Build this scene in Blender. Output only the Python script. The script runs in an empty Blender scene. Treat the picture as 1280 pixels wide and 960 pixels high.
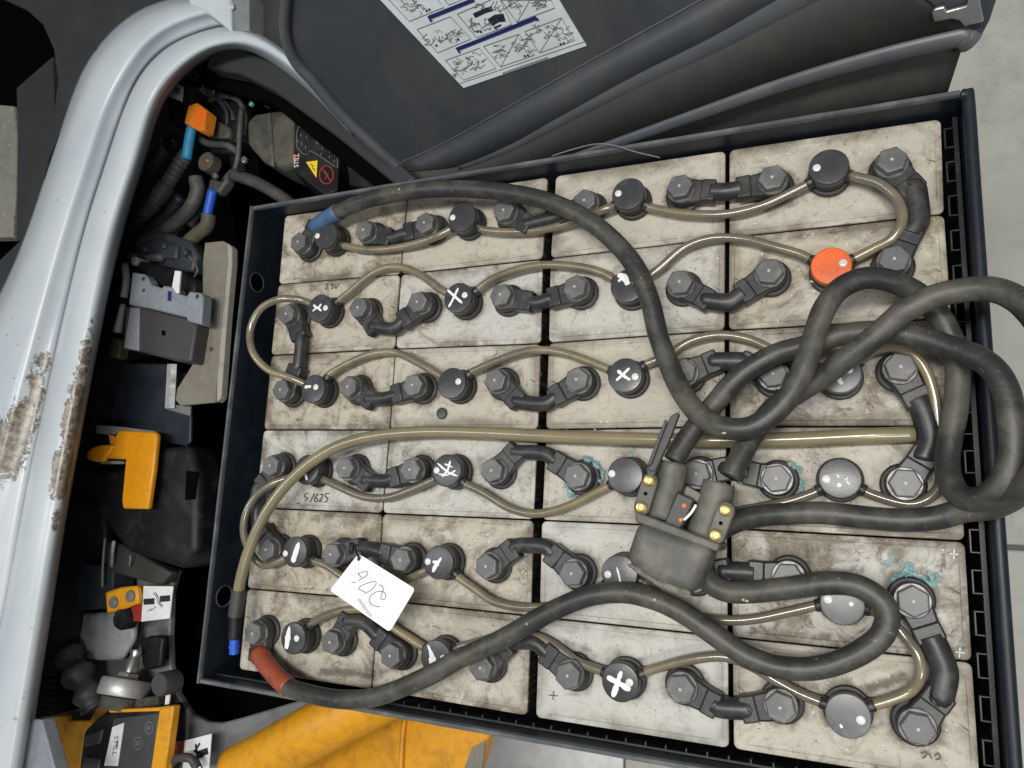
import bpy, bmesh, math, random
from mathutils import Vector, Matrix, noise
random.seed(7)
S = bpy.context.scene
COL = S.collection
# ------------------------------------------------------------------ camera
F = 919.76
R = Matrix(((0.91527631, 0.04383082, -0.40043493), (-0.03007842, -0.98385157, -0.17644086), (-0.40170208, 0.17353659, -0.89917767)))
CAM = Vector((0.70003283, -0.39624149, 0.75972137))
cd = bpy.data.cameras.new('camera'); cam = bpy.data.objects.new('camera', cd); COL.objects.link(cam)
cd.sensor_width = 36.0; cd.lens = F / 1280 * 36.0; cd.clip_start = 0.02; cd.clip_end = 60
m3 = Matrix((R[0], -R[1], -R[2])).transposed()
cam.matrix_world = Matrix.Translation(CAM) @ m3.to_4x4()
S.camera = cam
# ------------------------------------------------------------------ light and exposure
W = bpy.data.worlds.new('World'); S.world = W; W.use_nodes = True
bg = W.node_tree.nodes['Background']; bg.inputs[0].default_value = (0.86, 0.93, 1.0, 1); bg.inputs[1].default_value = 0.21
def lamp(name, loc, sx, sy, power, col, rot=(0, 0, 0)):
    l = bpy.data.lights.new(name, 'AREA'); l.shape = 'RECTANGLE'; l.size = sx; l.size_y = sy; l.energy = power; l.color = col
    o = bpy.data.objects.new(name, l); COL.objects.link(o); o.location = loc; o.rotation_euler = rot
    return o
lamp('ceiling_lamp', (0.70, -0.35, 2.7), 1.3, 0.28, 66, (1.0, 0.97, 0.92))
lamp('ceiling_lamp', (-1.3, -0.4, 2.7), 1.3, 0.3, 20, (0.93, 0.97, 1.0))
lamp('ceiling_lamp', (1.9, -1.6, 2.7), 1.3, 0.3, 38, (1.0, 0.98, 0.94))
S.view_settings.view_transform = 'Standard'; S.view_settings.look = 'None'
S.view_settings.exposure = -0.13; S.view_settings.gamma = 1.0
S.render.engine = 'CYCLES'

# ------------------------------------------------------------------ survey: photo ray -> point at a height / on a plane
def ray(x, y):
    return R.transposed() @ Vector(((x - 640) / F, (y - 480) / F, 1.0))
def at(x, y, z=0.0):
    d = ray(x, y); return CAM + d * ((z - CAM.z) / d.z)
class Plane:
    def __init__(s, P, n): s.P = Vector(P); s.n = Vector(n).normalized()
    def at(s, x, y, d=0.0):
        v = ray(x, y); P = s.P + s.n * d
        return CAM + v * ((P - CAM).dot(s.n) / v.dot(s.n))
UP = Vector((0, 0, 1))

# ------------------------------------------------------------------ materials
def mat(name, rough=0.5, metal=0.0, spec=0.5):
    m = bpy.data.materials.new(name); m.use_nodes = True
    b = m.node_tree.nodes['Principled BSDF']
    b.inputs['Roughness'].default_value = rough; b.inputs['Metallic'].default_value = metal
    b.inputs['Specular IOR Level'].default_value = spec
    return m, m.node_tree, b
class NT:
    def __init__(s, nt): s.nt = nt; s.cache = {}
    def n(s, t): return s.nt.nodes.new(t)
    def link(s, a, b): s.nt.links.new(a, b)
    def pos(s):
        if 'p' not in s.cache: s.cache['p'] = s.n('ShaderNodeNewGeometry').outputs['Position']
        return s.cache['p']
    def setin(s, sock, v):
        if isinstance(v, (int, float)): sock.default_value = v
        elif isinstance(v, (tuple, list, Vector)):
            sock.default_value = tuple(v) if len(sock.default_value) == len(v) else (*v, 1)
        else: s.link(v, sock)
    def noise(s, scale, detail=6, rough=0.6, dist=0.0, vec=None, off=None):
        t = s.n('ShaderNodeTexNoise'); t.inputs['Scale'].default_value = scale; t.inputs['Detail'].default_value = detail
        t.inputs['Roughness'].default_value = rough; t.inputs['Distortion'].default_value = dist
        v = vec or s.pos()
        if off is not None:
            a = s.n('ShaderNodeVectorMath'); a.operation = 'ADD'; s.link(v, a.inputs[0]); s.setin(a.inputs[1], off); v = a.outputs[0]
        s.link(v, t.inputs['Vector']); return t.outputs['Fac']
    def ramp(s, x, a, b, inv=False):
        t = s.n('ShaderNodeMapRange'); t.interpolation_type = 'SMOOTHSTEP'
        s.setin(t.inputs['Value'], x); t.inputs['From Min'].default_value = a; t.inputs['From Max'].default_value = b
        t.inputs['To Min'].default_value = 1.0 if inv else 0.0; t.inputs['To Max'].default_value = 0.0 if inv else 1.0
        return t.outputs[0]
    def math(s, op, a, b=0.0, clamp=False):
        t = s.n('ShaderNodeMath'); t.operation = op; t.use_clamp = clamp; s.setin(t.inputs[0], a); s.setin(t.inputs[1], b); return t.outputs[0]
    def mix(s, f, a, b):
        t = s.n('ShaderNodeMix'); t.data_type = 'RGBA'
        s.setin(t.inputs[0], f); s.setin(t.inputs[6], a); s.setin(t.inputs[7], b); return t.outputs[2]
    def blob(s, c, r, nz, amp=1.0):
        a = s.n('ShaderNodeVectorMath'); a.operation = 'SUBTRACT'; s.link(s.pos(), a.inputs[0]); a.inputs[1].default_value = c
        b = s.n('ShaderNodeVectorMath'); b.operation = 'DIVIDE'; s.link(a.outputs[0], b.inputs[0]); b.inputs[1].default_value = r
        l = s.n('ShaderNodeVectorMath'); l.operation = 'LENGTH'; s.link(b.outputs[0], l.inputs[0])
        q = s.math('ADD', l.outputs['Value'], s.math('MULTIPLY', s.math('SUBTRACT', nz, 0.5), amp * 2))
        return s.ramp(q, 0.85, 1.0, True)
    def bump(s, bsdf, h, strength=0.3, dist=0.001):
        b = s.n('ShaderNodeBump'); b.inputs['Strength'].default_value = strength; b.inputs['Distance'].default_value = dist
        s.link(h, b.inputs['Height']); s.link(b.outputs[0], bsdf.inputs['Normal'])
M = {}
def worn(key, base, dirt, amount=0.5, scale=40, rough=0.5, metal=0.0, spec=0.5, bump=0.15, fine=None, finecol=None, rvar=0.2):
    m, nt, b = mat(key, rough, metal, spec); t = NT(nt)
    n1 = t.noise(scale, 7, 0.65, 0.4); f = t.ramp(n1, 0.62 - 0.35 * amount, 0.78 - 0.2 * amount)
    c = t.mix(t.math('MULTIPLY', f, min(1, amount + 0.3)), base, dirt)
    n2 = t.noise(scale * 9, 4, 0.7)
    if fine:
        c = t.mix(t.ramp(n2, fine, fine + 0.1), c, finecol)
    c = t.mix(t.math('MULTIPLY', t.ramp(t.noise(scale * 3, 5), 0.4, 0.65), 0.25), c, tuple(x * 0.6 for x in base))
    t.link(c, b.inputs['Base Color'])
    t.link(t.math('ADD', t.math('MULTIPLY', n1, rvar), rough - rvar * 0.4, True), b.inputs['Roughness'])
    if bump: t.bump(b, n2, bump, 0.0006)
    M[key] = m; return m
def flat(key, col, rough=0.5, metal=0.0, spec=0.5):
    m, nt, b = mat(key, rough, metal, spec); b.inputs['Base Color'].default_value = (*col, 1); M[key] = m; return m

# cell lid: object colour = (whiteness, brown stain with left light falloff, edge dirt, seed)
def cell_material():
    m, nt, b = mat('cell_plastic', 0.55, 0, 0.4); t = NT(nt)
    oi = t.n('ShaderNodeObjectInfo'); sp = t.n('ShaderNodeSeparateColor'); t.link(oi.outputs['Color'], sp.inputs[0])
    wh, br, ed, sd = sp.outputs[0], sp.outputs[1], sp.outputs[2], oi.outputs['Alpha']
    cx = t.n('ShaderNodeCombineXYZ'); t.link(t.math('MULTIPLY', sd, 37.0), cx.inputs[2]); off = cx.outputs[0]
    base = t.mix(wh, (0.430, 0.385, 0.300), (0.485, 0.487, 0.452))
    big = t.noise(9, 5, 0.6, 0.8, off=off)
    base = t.mix(t.math('MULTIPLY', t.ramp(big, 0.42, 0.72), 0.55), base, (0.515, 0.48, 0.405))
    st = t.noise(21, 8, 0.68, 1.4, off=off)
    th = t.math('SUBTRACT', 0.66, t.math('MULTIPLY', br, 0.26))
    d = t.math('DIVIDE', t.math('SUBTRACT', st, th), 0.16, True)
    base = t.mix(t.math('MULTIPLY', d, 0.80), base, (0.14, 0.10, 0.06))
    st2 = t.noise(34, 8, 0.75, 2.2, off=(3, 1, 7))
    d2 = t.math('MULTIPLY', t.ramp(st2, 0.52, 0.64), t.math('ADD', 0.15, t.math('MULTIPLY', br, 0.85), True))
    base = t.mix(t.math('MULTIPLY', d2, 0.8), base, (0.085, 0.062, 0.042))
    # salty pale bloom
    sl = t.noise(17, 9, 0.7, 1.8, off=(9, 4, 2))
    base = t.mix(t.math('MULTIPLY', t.ramp(sl, 0.53, 0.66), t.math('MULTIPLY', br, 0.75)), base, (0.60, 0.59, 0.55))
    # grime gathered along the lid edges
    uv = t.n('ShaderNodeUVMap'); su = t.n('ShaderNodeSeparateXYZ'); t.link(uv.outputs[0], su.inputs[0])
    def edge(s, k):
        a = t.math('MINIMUM', s, t.math('SUBTRACT', 1.0, s)); return t.math('MULTIPLY', a, k)
    e = t.math('MINIMUM', edge(su.outputs[0], 2.0), edge(su.outputs[1], 1.0))
    en = t.math('ADD', e, t.math('MULTIPLY', t.math('SUBTRACT', t.noise(30, 7, 0.7, off=off), 0.5), 0.30))
    base = t.mix(t.math('MULTIPLY', t.ramp(en, -0.02, 0.19, True), t.math('MULTIPLY', t.math('MULTIPLY', ed, 0.9), t.ramp(t.noise(16, 5, 0.6, 0.5, off=off), 0.36, 0.58))), base, (0.105, 0.08, 0.055))
    # residue round terminals and plugs, plus painted shade of hoses and case sides
    ga = t.n('ShaderNodeAttribute'); ga.attribute_name = 'grime_shade'
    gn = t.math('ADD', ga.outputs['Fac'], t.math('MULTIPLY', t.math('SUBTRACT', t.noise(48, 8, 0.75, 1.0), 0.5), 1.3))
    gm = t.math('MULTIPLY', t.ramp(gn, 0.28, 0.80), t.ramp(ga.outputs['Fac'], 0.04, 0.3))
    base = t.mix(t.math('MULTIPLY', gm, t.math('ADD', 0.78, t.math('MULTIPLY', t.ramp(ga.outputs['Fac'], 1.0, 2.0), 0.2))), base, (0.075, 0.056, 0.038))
    base = t.mix(t.ramp(ga.outputs['Fac'], 1.2, 2.6), base, (0.012, 0.011, 0.010))  # near-black shade of the joints, painted on the case sides
    # faint smeared wipes
    mp = t.n('ShaderNodeMapping'); mp.inputs['Scale'].default_value = (1, 4.5, 1); mp.inputs['Rotation'].default_value = (0, 0, 0.35); t.link(t.pos(), mp.inputs[0])
    sm = t.noise(26, 7, 0.7, 0.6, vec=mp.outputs[0])
    base = t.mix(t.math('MULTIPLY', t.ramp(sm, 0.52, 0.70), 0.32), base, (0.24, 0.195, 0.14))
    base = t.mix(t.math('MULTIPLY', t.ramp(t.noise(31, 7, 0.7, 0.6, vec=mp.outputs[0], off=(2, 2, 0)), 0.56, 0.72), 0.45), base, (0.58, 0.55, 0.49))
    # specks and scratches
    sp1 = t.noise(420, 2, 0.5); sp2 = t.noise(60, 3, 0.6)
    f = t.math('MULTIPLY', t.ramp(sp1, 0.66, 0.71), t.ramp(sp2, 0.46, 0.58))
    base = t.mix(t.math('MULTIPLY', f, 0.85), base, (0.03, 0.025, 0.02))
    f2 = t.math('MULTIPLY', t.ramp(t.noise(300, 2, 0.5, off=(5, 5, 5)), 0.70, 0.74), 0.7)
    base = t.mix(f2, base, (0.8, 0.78, 0.72))
    t.link(base, b.inputs['Base Color'])
    t.link(t.math('ADD', 0.42, t.math('MULTIPLY', st, 0.35)), b.inputs['Roughness'])
    t.bump(b, t.noise(140, 6, 0.7), 0.16, 0.0008)
    M['cell'] = m
cell_material()
worn('boot', (0.026, 0.026, 0.029), (0.070, 0.067, 0.060), 0.5, 40, 0.38, bump=0.25, fine=0.68, finecol=(0.2, 0.19, 0.17))
worn('bolt', (0.105, 0.105, 0.110), (0.19, 0.18, 0.165), 0.5, 50, 0.38, bump=0.2, fine=0.7, finecol=(0.24, 0.23, 0.22))
worn('washer', (0.16, 0.16, 0.157), (0.04, 0.04, 0.04), 0.6, 60, 0.35, metal=0.5)
worn('cap', (0.043, 0.043, 0.049), (0.075, 0.075, 0.078), 0.45, 50, 0.28, bump=0.15, fine=0.66, finecol=(0.18, 0.17, 0.16))
worn('cap_dusty_sheen', (0.115, 0.118, 0.125), (0.17, 0.175, 0.18), 0.5, 50, 0.35, bump=0.1, fine=0.70, finecol=(0.3, 0.3, 0.3))  # dusty cap, lightened to paint in the soft sheen on top
worn('cap_orange', (0.80, 0.135, 0.024), (0.42, 0.07, 0.02), 0.25, 80, 0.45, bump=0.1)
worn('dark_rubber', (0.018, 0.017, 0.017), (0.05, 0.045, 0.038), 0.4, 80, 0.5, bump=0.2)
worn('cable', (0.028, 0.028, 0.028), (0.105, 0.100, 0.080), 0.62, 15, 0.42, bump=0.7, fine=0.62, finecol=(0.17, 0.15, 0.11), rvar=.4)
worn('hose', (0.145, 0.127, 0.094), (0.27, 0.215, 0.12), 0.55, 12, 0.17, bump=0.05, spec=0.9, fine=0.72, finecol=(0.32, 0.28, 0.20))
worn('hose_thick', (0.245, 0.207, 0.122), (0.165, 0.14, 0.088), 0.5, 9, 0.18, bump=0.05, spec=0.9)
worn('tray', (0.010, 0.0145, 0.023), (0.022, 0.027, 0.034), 0.45, 18, 0.42, bump=0.12, fine=0.73, finecol=(0.13, 0.13, 0.12), spec=.35)
worn('rim', (0.075, 0.085, 0.095), (0.16, 0.165, 0.165), 0.55, 22, 0.42, bump=0.2, metal=0.1, fine=0.70, finecol=(0.22, 0.22, 0.21))
worn('black_plastic', (0.007, 0.007, 0.009), (0.030, 0.029, 0.028), 0.5, 24, 0.5, bump=0.2, spec=.3, fine=0.70, finecol=(0.09, 0.085, 0.08))
worn('spacer', (0.014, 0.014, 0.016), (0.06, 0.06, 0.06), 0.4, 60, 0.4, bump=0.15)
worn('plug_body', (0.080, 0.081, 0.070), (0.165, 0.155, 0.128), 0.65, 26, 0.55, bump=0.3, fine=0.66, finecol=(0.17, 0.14, 0.11))
worn('worn_edge', (0.10, 0.10, 0.085), (0.24, 0.20, 0.15), 0.6, 90, 0.6, bump=0.3)
worn('plug_dark', (0.045, 0.046, 0.043), (0.09, 0.088, 0.078), 0.4, 40, 0.5, bump=0.25)
worn('brass', (0.40, 0.29, 0.11), (0.24, 0.18, 0.09), 0.5, 160, 0.32, metal=0.8, bump=0.2)
worn('steel', (0.52, 0.52, 0.51), (0.25, 0.22, 0.17), 0.4, 40, 0.3, metal=0.85, bump=0.1)
worn('alu', (0.50, 0.50, 0.50), (0.33, 0.32, 0.30), 0.4, 40, 0.45, metal=0.55, bump=0.1)
worn('blue_sleeve', (0.06, 0.12, 0.235), (0.05, 0.07, 0.12), 0.5, 60, 0.5, bump=0.2)
worn('red_sleeve', (0.33, 0.07, 0.03), (0.16, 0.045, 0.03), 0.5, 60, 0.45, bump=0.2)
worn('cyan_sleeve', (0.035, 0.30, 0.52), (0.02, 0.13, 0.24), 0.3, 60, 0.5)
worn('bright_blue', (0.015, 0.10, 0.55), (0.01, 0.05, 0.25), 0.3, 80, 0.45)
worn('orange_plastic', (0.72, 0.24, 0.018), (0.40, 0.12, 0.02), 0.3, 90, 0.5)
worn('orange_paint', (0.70, 0.315, 0.010), (0.42, 0.185, 0.015), 0.45, 34, 0.45, bump=0.4, fine=0.67, finecol=(0.22, 0.12, 0.04))
worn('orange_hook', (0.70, 0.285, 0.006), (0.50, 0.19, 0.01), 0.2, 40, 0.42, bump=0.1, fine=0.72, finecol=(0.25, 0.12, 0.02))
worn('hood', (0.040, 0.046, 0.055), (0.060, 0.061, 0.062), 0.55, 7, 0.44, bump=0.12, fine=0.75, finecol=(0.14, 0.14, 0.13))
worn('hood_fold_highlight', (0.078, 0.084, 0.094), (0.095, 0.097, 0.10), 0.5, 10, 0.4, bump=0.12)  # lighter hood colour standing in for the glossy highlight on the fold
worn('hood_skirt', (0.030, 0.030, 0.028), (0.046, 0.043, 0.037), 0.5, 12, 0.6, bump=0.2)
worn('hood_edge_highlight', (0.068, 0.074, 0.084), (0.10, 0.10, 0.10), 0.5, 14, 0.36, bump=0.12)  # hood colour lightened to paint in the edge highlights
worn('grey_wall', (0.17, 0.172, 0.178), (0.075, 0.073, 0.07), 0.5, 14, 0.5, bump=0.15)
worn('grey_cast', (0.30, 0.315, 0.335), (0.05, 0.05, 0.05), 0.5, 18, 0.5, bump=0.15)
worn('footwell', (0.024, 0.026, 0.028), (0.034, 0.033, 0.030), 0.5, 12, 0.6, bump=0.2)
worn('sand_edge', (0.34, 0.325, 0.28), (0.22, 0.2, 0.16), 0.4, 30, 0.5)
worn('sand_plate', (0.205, 0.19, 0.155), (0.17, 0.14, 0.105), 0.5, 22, 0.6, bump=0.15)
worn('latch_grey', (0.23, 0.25, 0.28), (0.14, 0.15, 0.165), 0.4, 40, 0.5)
worn('latch_dark', (0.052, 0.049, 0.052), (0.05, 0.045, 0.04), 0.5, 40, 0.55)
worn('navy_sheet', (0.018, 0.024, 0.035), (0.035, 0.042, 0.052), 0.5, 14, 0.45)
worn('navy_block', (0.035, 0.042, 0.055), (0.07, 0.075, 0.08), 0.5, 26, 0.5, bump=0.15)
worn('dirty_cover', (0.085, 0.08, 0.06), (0.03, 0.03, 0.025), 0.6, 22, 0.7, bump=0.25)
worn('conduit', (0.055, 0.055, 0.057), (0.12, 0.11, 0.095), 0.5, 30, 0.55, bump=0.2)
worn('olive_conduit', (0.11, 0.10, 0.065), (0.06, 0.055, 0.04), 0.5, 30, 0.6, bump=0.2)
worn('foil', (0.80, 0.81, 0.83), (0.3, 0.3, 0.3), 0.4, 70, 0.25, metal=0.35, bump=0.6)
worn('white_print', (0.72, 0.74, 0.74), (0.55, 0.56, 0.55), 0.3, 30, 0.4, bump=0.03)
worn('sticker', (0.60, 0.64, 0.66), (0.52, 0.56, 0.58), 0.4, 8, 0.35, bump=0.02)
worn('tag', (0.86, 0.86, 0.87), (0.80, 0.80, 0.80), 0.2, 30, 0.5, bump=0.02)
worn('white_paint', (0.80, 0.80, 0.79), (0.55, 0.55, 0.54), 0.3, 200, 0.5, bump=0.2)
worn('seam_grey', (0.20, 0.215, 0.22), (0.1, 0.1, 0.1), 0.3, 20, 0.5)
worn('tread', (0.26, 0.25, 0.215), (0.19, 0.18, 0.15), 0.5, 18, 0.6)
worn('white_floor', (0.80, 0.81, 0.81), (0.55, 0.55, 0.55), 0.35, 14, 0.5, bump=0.2)
worn('turquoise', (0.17, 0.34, 0.36), (0.36, 0.45, 0.44), 0.6, 160, 0.85)
worn('crystal', (0.42, 0.41, 0.37), (0.2, 0.19, 0.15), 0.5, 200, 0.5)
flat('ink', (0.012, 0.012, 0.02), 0.6); flat('grey_ink', (0.20, 0.20, 0.22), 0.6); flat('pencil', (0.09, 0.08, 0.075), 0.7)
flat('navy_print', (0.01, 0.013, 0.10), 0.5); flat('yellow_print', (0.80, 0.55, 0.01), 0.5); flat('red_print', (0.22, 0.025, 0.015), 0.5)
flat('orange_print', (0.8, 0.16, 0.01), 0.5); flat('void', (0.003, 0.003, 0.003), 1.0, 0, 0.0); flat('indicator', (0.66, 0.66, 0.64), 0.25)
flat('fleck', (0.42, 0.33, 0.16), 0.7); flat('pip', (0.42, 0.41, 0.38), 0.4); flat('thin_print', (0.15, 0.15, 0.16), 0.5); flat('line_print', (0.22, 0.22, 0.21), 0.5); flat('green_wire', (0.10, 0.30, 0.24), 0.5)
worn('wrap_grey', (0.16, 0.16, 0.165), (0.09, 0.09, 0.09), 0.4, 40, 0.5)
worn('red_strip', (0.30, 0.025, 0.015), (0.15, 0.02, 0.015), 0.4, 40, 0.5)

def floor_material():
    m, nt, b = mat('concrete', 0.55); t = NT(nt)
    c = t.mix(t.ramp(t.noise(2.6, 7, 0.6, 0.6), 0.35, 0.68), (0.43, 0.432, 0.375), (0.51, 0.508, 0.465))
    c = t.mix(t.math('MULTIPLY', t.ramp(t.noise(14, 9, 0.75, 0.2), 0.46, 0.72), 0.6), c, (0.29, 0.29, 0.265))
    c = t.mix(t.math('MULTIPLY', t.ramp(t.noise(70, 6, 0.7), 0.55, 0.75), 0.35), c, (0.5, 0.5, 0.47))
    t.link(c, b.inputs['Base Color']); t.bump(b, t.noise(90, 6, 0.7), 0.2, 0.002); M['concrete'] = m
floor_material()
def frame_material():
    m, nt, b = mat('pillar_paint', 0.32); t = NT(nt)
    nz = t.noise(46, 9, 0.78, 0.9); nf = t.noise(120, 6, 0.7)
    base = t.mix(t.ramp(t.noise(7, 4), 0.35, 0.7), (0.47, 0.515, 0.55), (0.53, 0.575, 0.60))
    mask = None
    for (px, py, z, r) in ((109, 452, .05, (.017, .050, .05)), (91, 525, .05, (.019, .070, .05)), (75, 588, .05, (.013, .045, .05)),
                           (20, 528, .05, (.016, .040, .06)), (32, 490, .05, (.008, .04, .05)), (46, 452, .045, (.008, .016, .05)), (114, 420, .05, (.010, .035, .05)),
                           (4, 560, .05, (.03, .05, .05)), (66, 655, .05, (.006, .02, .04))):
        f = t.blob(at(px, py, z), r, nz, 1.6)
        mask = f if mask is None else t.math('MAXIMUM', mask, f)
    sp = t.math('MULTIPLY', t.ramp(t.noise(95, 3, 0.5), 0.70, 0.72), 0.9)
    mask = t.math('MAXIMUM', mask, t.math('MULTIPLY', sp, t.ramp(t.noise(9, 2), 0.5, 0.6)))
    bare = t.mix(t.ramp(nf, 0.4, 0.62), (0.10, 0.085, 0.07), (0.30, 0.25, 0.19))
    c = t.mix(mask, base, bare); t.link(c, b.inputs['Base Color'])
    t.bump(b, t.math('SUBTRACT', t.math('MULTIPLY', nf, 0.15), mask), 0.5, 0.0015); M['pillar'] = m
frame_material()
def tread_dots(): pass

# ------------------------------------------------------------------ mesh builder (world coordinates)
class MB:
    def __init__(s): s.v = []; s.f = []
    def add(s, vs, fs):
        o = len(s.v); s.v += [Vector(v) for v in vs]; s.f += [tuple(i + o for i in f) for f in fs]; return s
    def loft(s, rings, cap=True, closed=True):
        n = len(rings[0]); vs = [p for r in rings for p in r]; fs = []
        for i in range(len(rings) - 1):
            for j in range(n if closed else n - 1):
                k = (j + 1) % n; fs.append((i * n + j, i * n + k, (i + 1) * n + k, (i + 1) * n + j))
        if cap: fs.append(tuple(range(n - 1, -1, -1))); fs.append(tuple((len(rings) - 1) * n + j for j in range(n)))
        return s.add(vs, fs)
    def prism(s, poly, n, h):           # polygon of 3D points, extruded by -h along n (top stays where given)
        n = Vector(n).normalized(); return s.loft([[Vector(p) - n * h for p in poly], [Vector(p) for p in poly]])
    def slab(s, poly, z0, z1):
        return s.loft([[Vector((p[0], p[1], z0)) for p in poly], [Vector((p[0], p[1], z1)) for p in poly]])
    def box(s, x0, x1, y0, y1, z0, z1):
        return s.slab([(x0, y0), (x1, y0), (x1, y1), (x0, y1)], z0, z1)
    def lathe(s, c, prof, n=28, axis=UP, hexa=False):   # prof: list of (r, h)
        axis = Vector(axis).normalized(); a = axis.orthogonal().normalized(); b = axis.cross(a)
        c = Vector(c)
        return s.loft([[c + axis * h + (a * math.cos(2 * math.pi * i / n) + b * math.sin(2 * math.pi * i / n)) * r for i in range(n)] for r, h in prof])
    def hexhead(s, c, r, z0, z1, rot=0, axis=UP):
        c = Vector(c)
        def ring(rr, z): return [c + Vector((rr * math.cos(rot + math.pi / 3 * i), rr * math.sin(rot + math.pi / 3 * i), z)) for i in range(6)]
        return s.loft([ring(r, z0), ring(r, z1 - 0.0012), ring(r * 0.94, z1)])
    def tube(s, pts, r, n=12, sub=6, wob=0.0, ridged=None):
        P = spline(pts, sub); rings = []; up = None; L = 0
        for i, p in enumerate(P):
            t = (P[min(i + 1, len(P) - 1)] - P[max(i - 1, 0)]).normalized()
            if up is None: up = t.orthogonal().normalized()
            up = (up - t * up.dot(t)).normalized(); sd = t.cross(up)
            rr = r(i / (len(P) - 1)) if callable(r) else r
            if wob: rr *= 1 + wob * noise.noise(p * 40)
            if ridged: rr *= 1 + (0.10 if i % 3 == 0 else -0.06)
            rings.append([p + (up * math.cos(2 * math.pi * k / n) + sd * math.sin(2 * math.pi * k / n)) * rr for k in range(n)])
        return s.loft(rings)
    def ribbon(s, pts, w, n, h=0.0002):     # flat raised stroke
        pts = [Vector(p) for p in pts]; n = Vector(n).normalized(); L = []; Rr = []
        for i, p in enumerate(pts):
            t = (pts[min(i + 1, len(pts) - 1)] - pts[max(i - 1, 0)]).normalized(); d = t.cross(n).normalized()
            ww = w[i] if isinstance(w, (list, tuple)) else w
            L.append(p + d * ww / 2); Rr.append(p - d * ww / 2)
        rings = [[L[i], Rr[i], Rr[i] + n * h, L[i] + n * h] for i in range(len(pts))]
        return s.loft(rings)
    def build(s, name, m, parent=None, smooth=False, bevel=0, subsurf=0, color=None, uv=None, seg=2):
        o0 = Vector((0, 0, 0))
        me = bpy.data.meshes.new(name)
        org = parent_org(parent)
        if parent is None: org = sum(s.v, Vector()) / len(s.v); org.z = min(v.z for v in s.v)
        me.from_pydata([tuple(v - org) for v in s.v], [], s.f)
        bm = bmesh.new(); bm.from_mesh(me); bmesh.ops.recalc_face_normals(bm, faces=bm.faces)
        bm.to_mesh(me); bm.free()
        if uv is not None:
            ul = me.uv_layers.new(name='UVMap')
            for lp in me.loops: ul.data[lp.index].uv = uv(me.vertices[lp.vertex_index].co + org)
        me.materials.append(M[m] if isinstance(m, str) else m)
        ob = bpy.data.objects.new(name, me); COL.objects.link(ob)
        if parent is None: ob.location = org
        else: ob.parent = parent
        if bevel:
            b = ob.modifiers.new('bevel', 'BEVEL'); b.width = bevel; b.segments = seg; b.limit_method = 'ANGLE'; b.angle_limit = math.radians(35)
        if subsurf:
            b = ob.modifiers.new('sub', 'SUBSURF'); b.levels = subsurf; b.render_levels = subsurf
        if smooth:
            me.polygons.foreach_set('use_smooth', [True] * len(me.polygons))
            if smooth != 'all': me.set_sharp_from_angle(angle=math.radians(40))
        if color: ob.color = color
        return ob
def parent_org(p):
    o = Vector((0, 0, 0))
    while p is not None: o = o + p.location; p = p.parent
    return o
def spline(pts, sub=6):
    P = [Vector(p) for p in pts]
    if len(P) < 3: return [P[0].lerp(P[-1], i / sub) for i in range(sub + 1)]
    Q = [P[0] * 2 - P[1]] + P + [P[-1] * 2 - P[-2]]; out = []
    for i in range(1, len(Q) - 2):
        a, b, c, d = Q[i - 1:i + 3]
        for k in range(sub):
            t = k / sub
            out.append(0.5 * ((2 * b) + (c - a) * t + (2 * a - 5 * b + 4 * c - d) * t * t + (3 * b - a - 3 * c + d) * t ** 3))
    out.append(P[-1]); return out
def tag(o, label, cat=None, group=None, kind=None):
    if label: o['label'] = label
    if cat: o['category'] = cat
    if group: o['group'] = group
    if kind: o['kind'] = kind
    return o
def thing(name, label, cat, loc, group=None):
    o = bpy.data.objects.new(name, None); COL.objects.link(o); o.location = loc; o.empty_display_size = 0.01
    return tag(o, label, cat, group)
def circ(c, r, n=20, rx=None, a0=0):
    return [(c[0] + r * math.cos(2 * math.pi * i / n + a0), c[1] + (rx or r) * math.sin(2 * math.pi * i / n + a0)) for i in range(n)]
def P2(px, z): return [at(x, y, z) for x, y in px]
def px3(pts): return [at(*p) for p in pts]

# ------------------------------------------------------------------ floor
FZ = -0.76
def slab_floor(name, poly, m):
    o = MB().slab([(p[0], p[1]) for p in poly], FZ - 0.12, FZ).build(name, m, bevel=0.004); o['kind'] = 'structure'; return o
ya = at(1262, 684, FZ).y; yb = at(1262, 527, FZ).y; yc = at(1262, 752, FZ).y
MBase = MB().box(-6, 6, -6, 6, FZ - 0.3, FZ - 0.03).build('floor_base', 'grey_wall'); MBase['kind'] = 'structure'
slab_floor('concrete_floor', [(-6, ya + .004), (6, ya + .004), (6, 6), (-6, 6)], 'concrete')
slab_floor('concrete_floor', [(0.3, -6), (6, -6), (6, ya - .004), (0.3, ya - .004)], 'concrete')
slab_floor('white_painted_floor', [(-6, -6), (0.296, -6), (0.296, ya - .004), (-6, ya - .004)], 'white_floor')

# ------------------------------------------------------------------ battery tray
TX0, TX1, TY0, TY1, TZ = -0.037, 0.826, 0.007, -0.619, 0.030
tray = thing('battery_tray', 'dark navy steel tray holding all the battery cells', 'battery tray', (0.39, -0.31, -0.55))
wl = MB().box(TX0, TX0 + .006, TY1, TY0, -.55, TZ - .004).build('side_wall', 'tray', tray)
def cut_holes(ob, centers, r, axis):
    bpy.context.view_layer.update()
    for c in centers:
        cu = MB().lathe(c - Vector(axis) * 0.03, [(r, 0), (r, 0.06)], 24, axis).build('cutter', 'tray')
        md = ob.modifiers.new('b', 'BOOLEAN'); md.object = cu; md.operation = 'DIFFERENCE'; md.solver = 'EXACT'
        bpy.context.view_layer.update()
        me = bpy.data.meshes.new_from_object(ob.evaluated_get(bpy.context.evaluated_depsgraph_get()))
        ob.modifiers.clear(); ob.data = me; bpy.data.objects.remove(cu)
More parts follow.
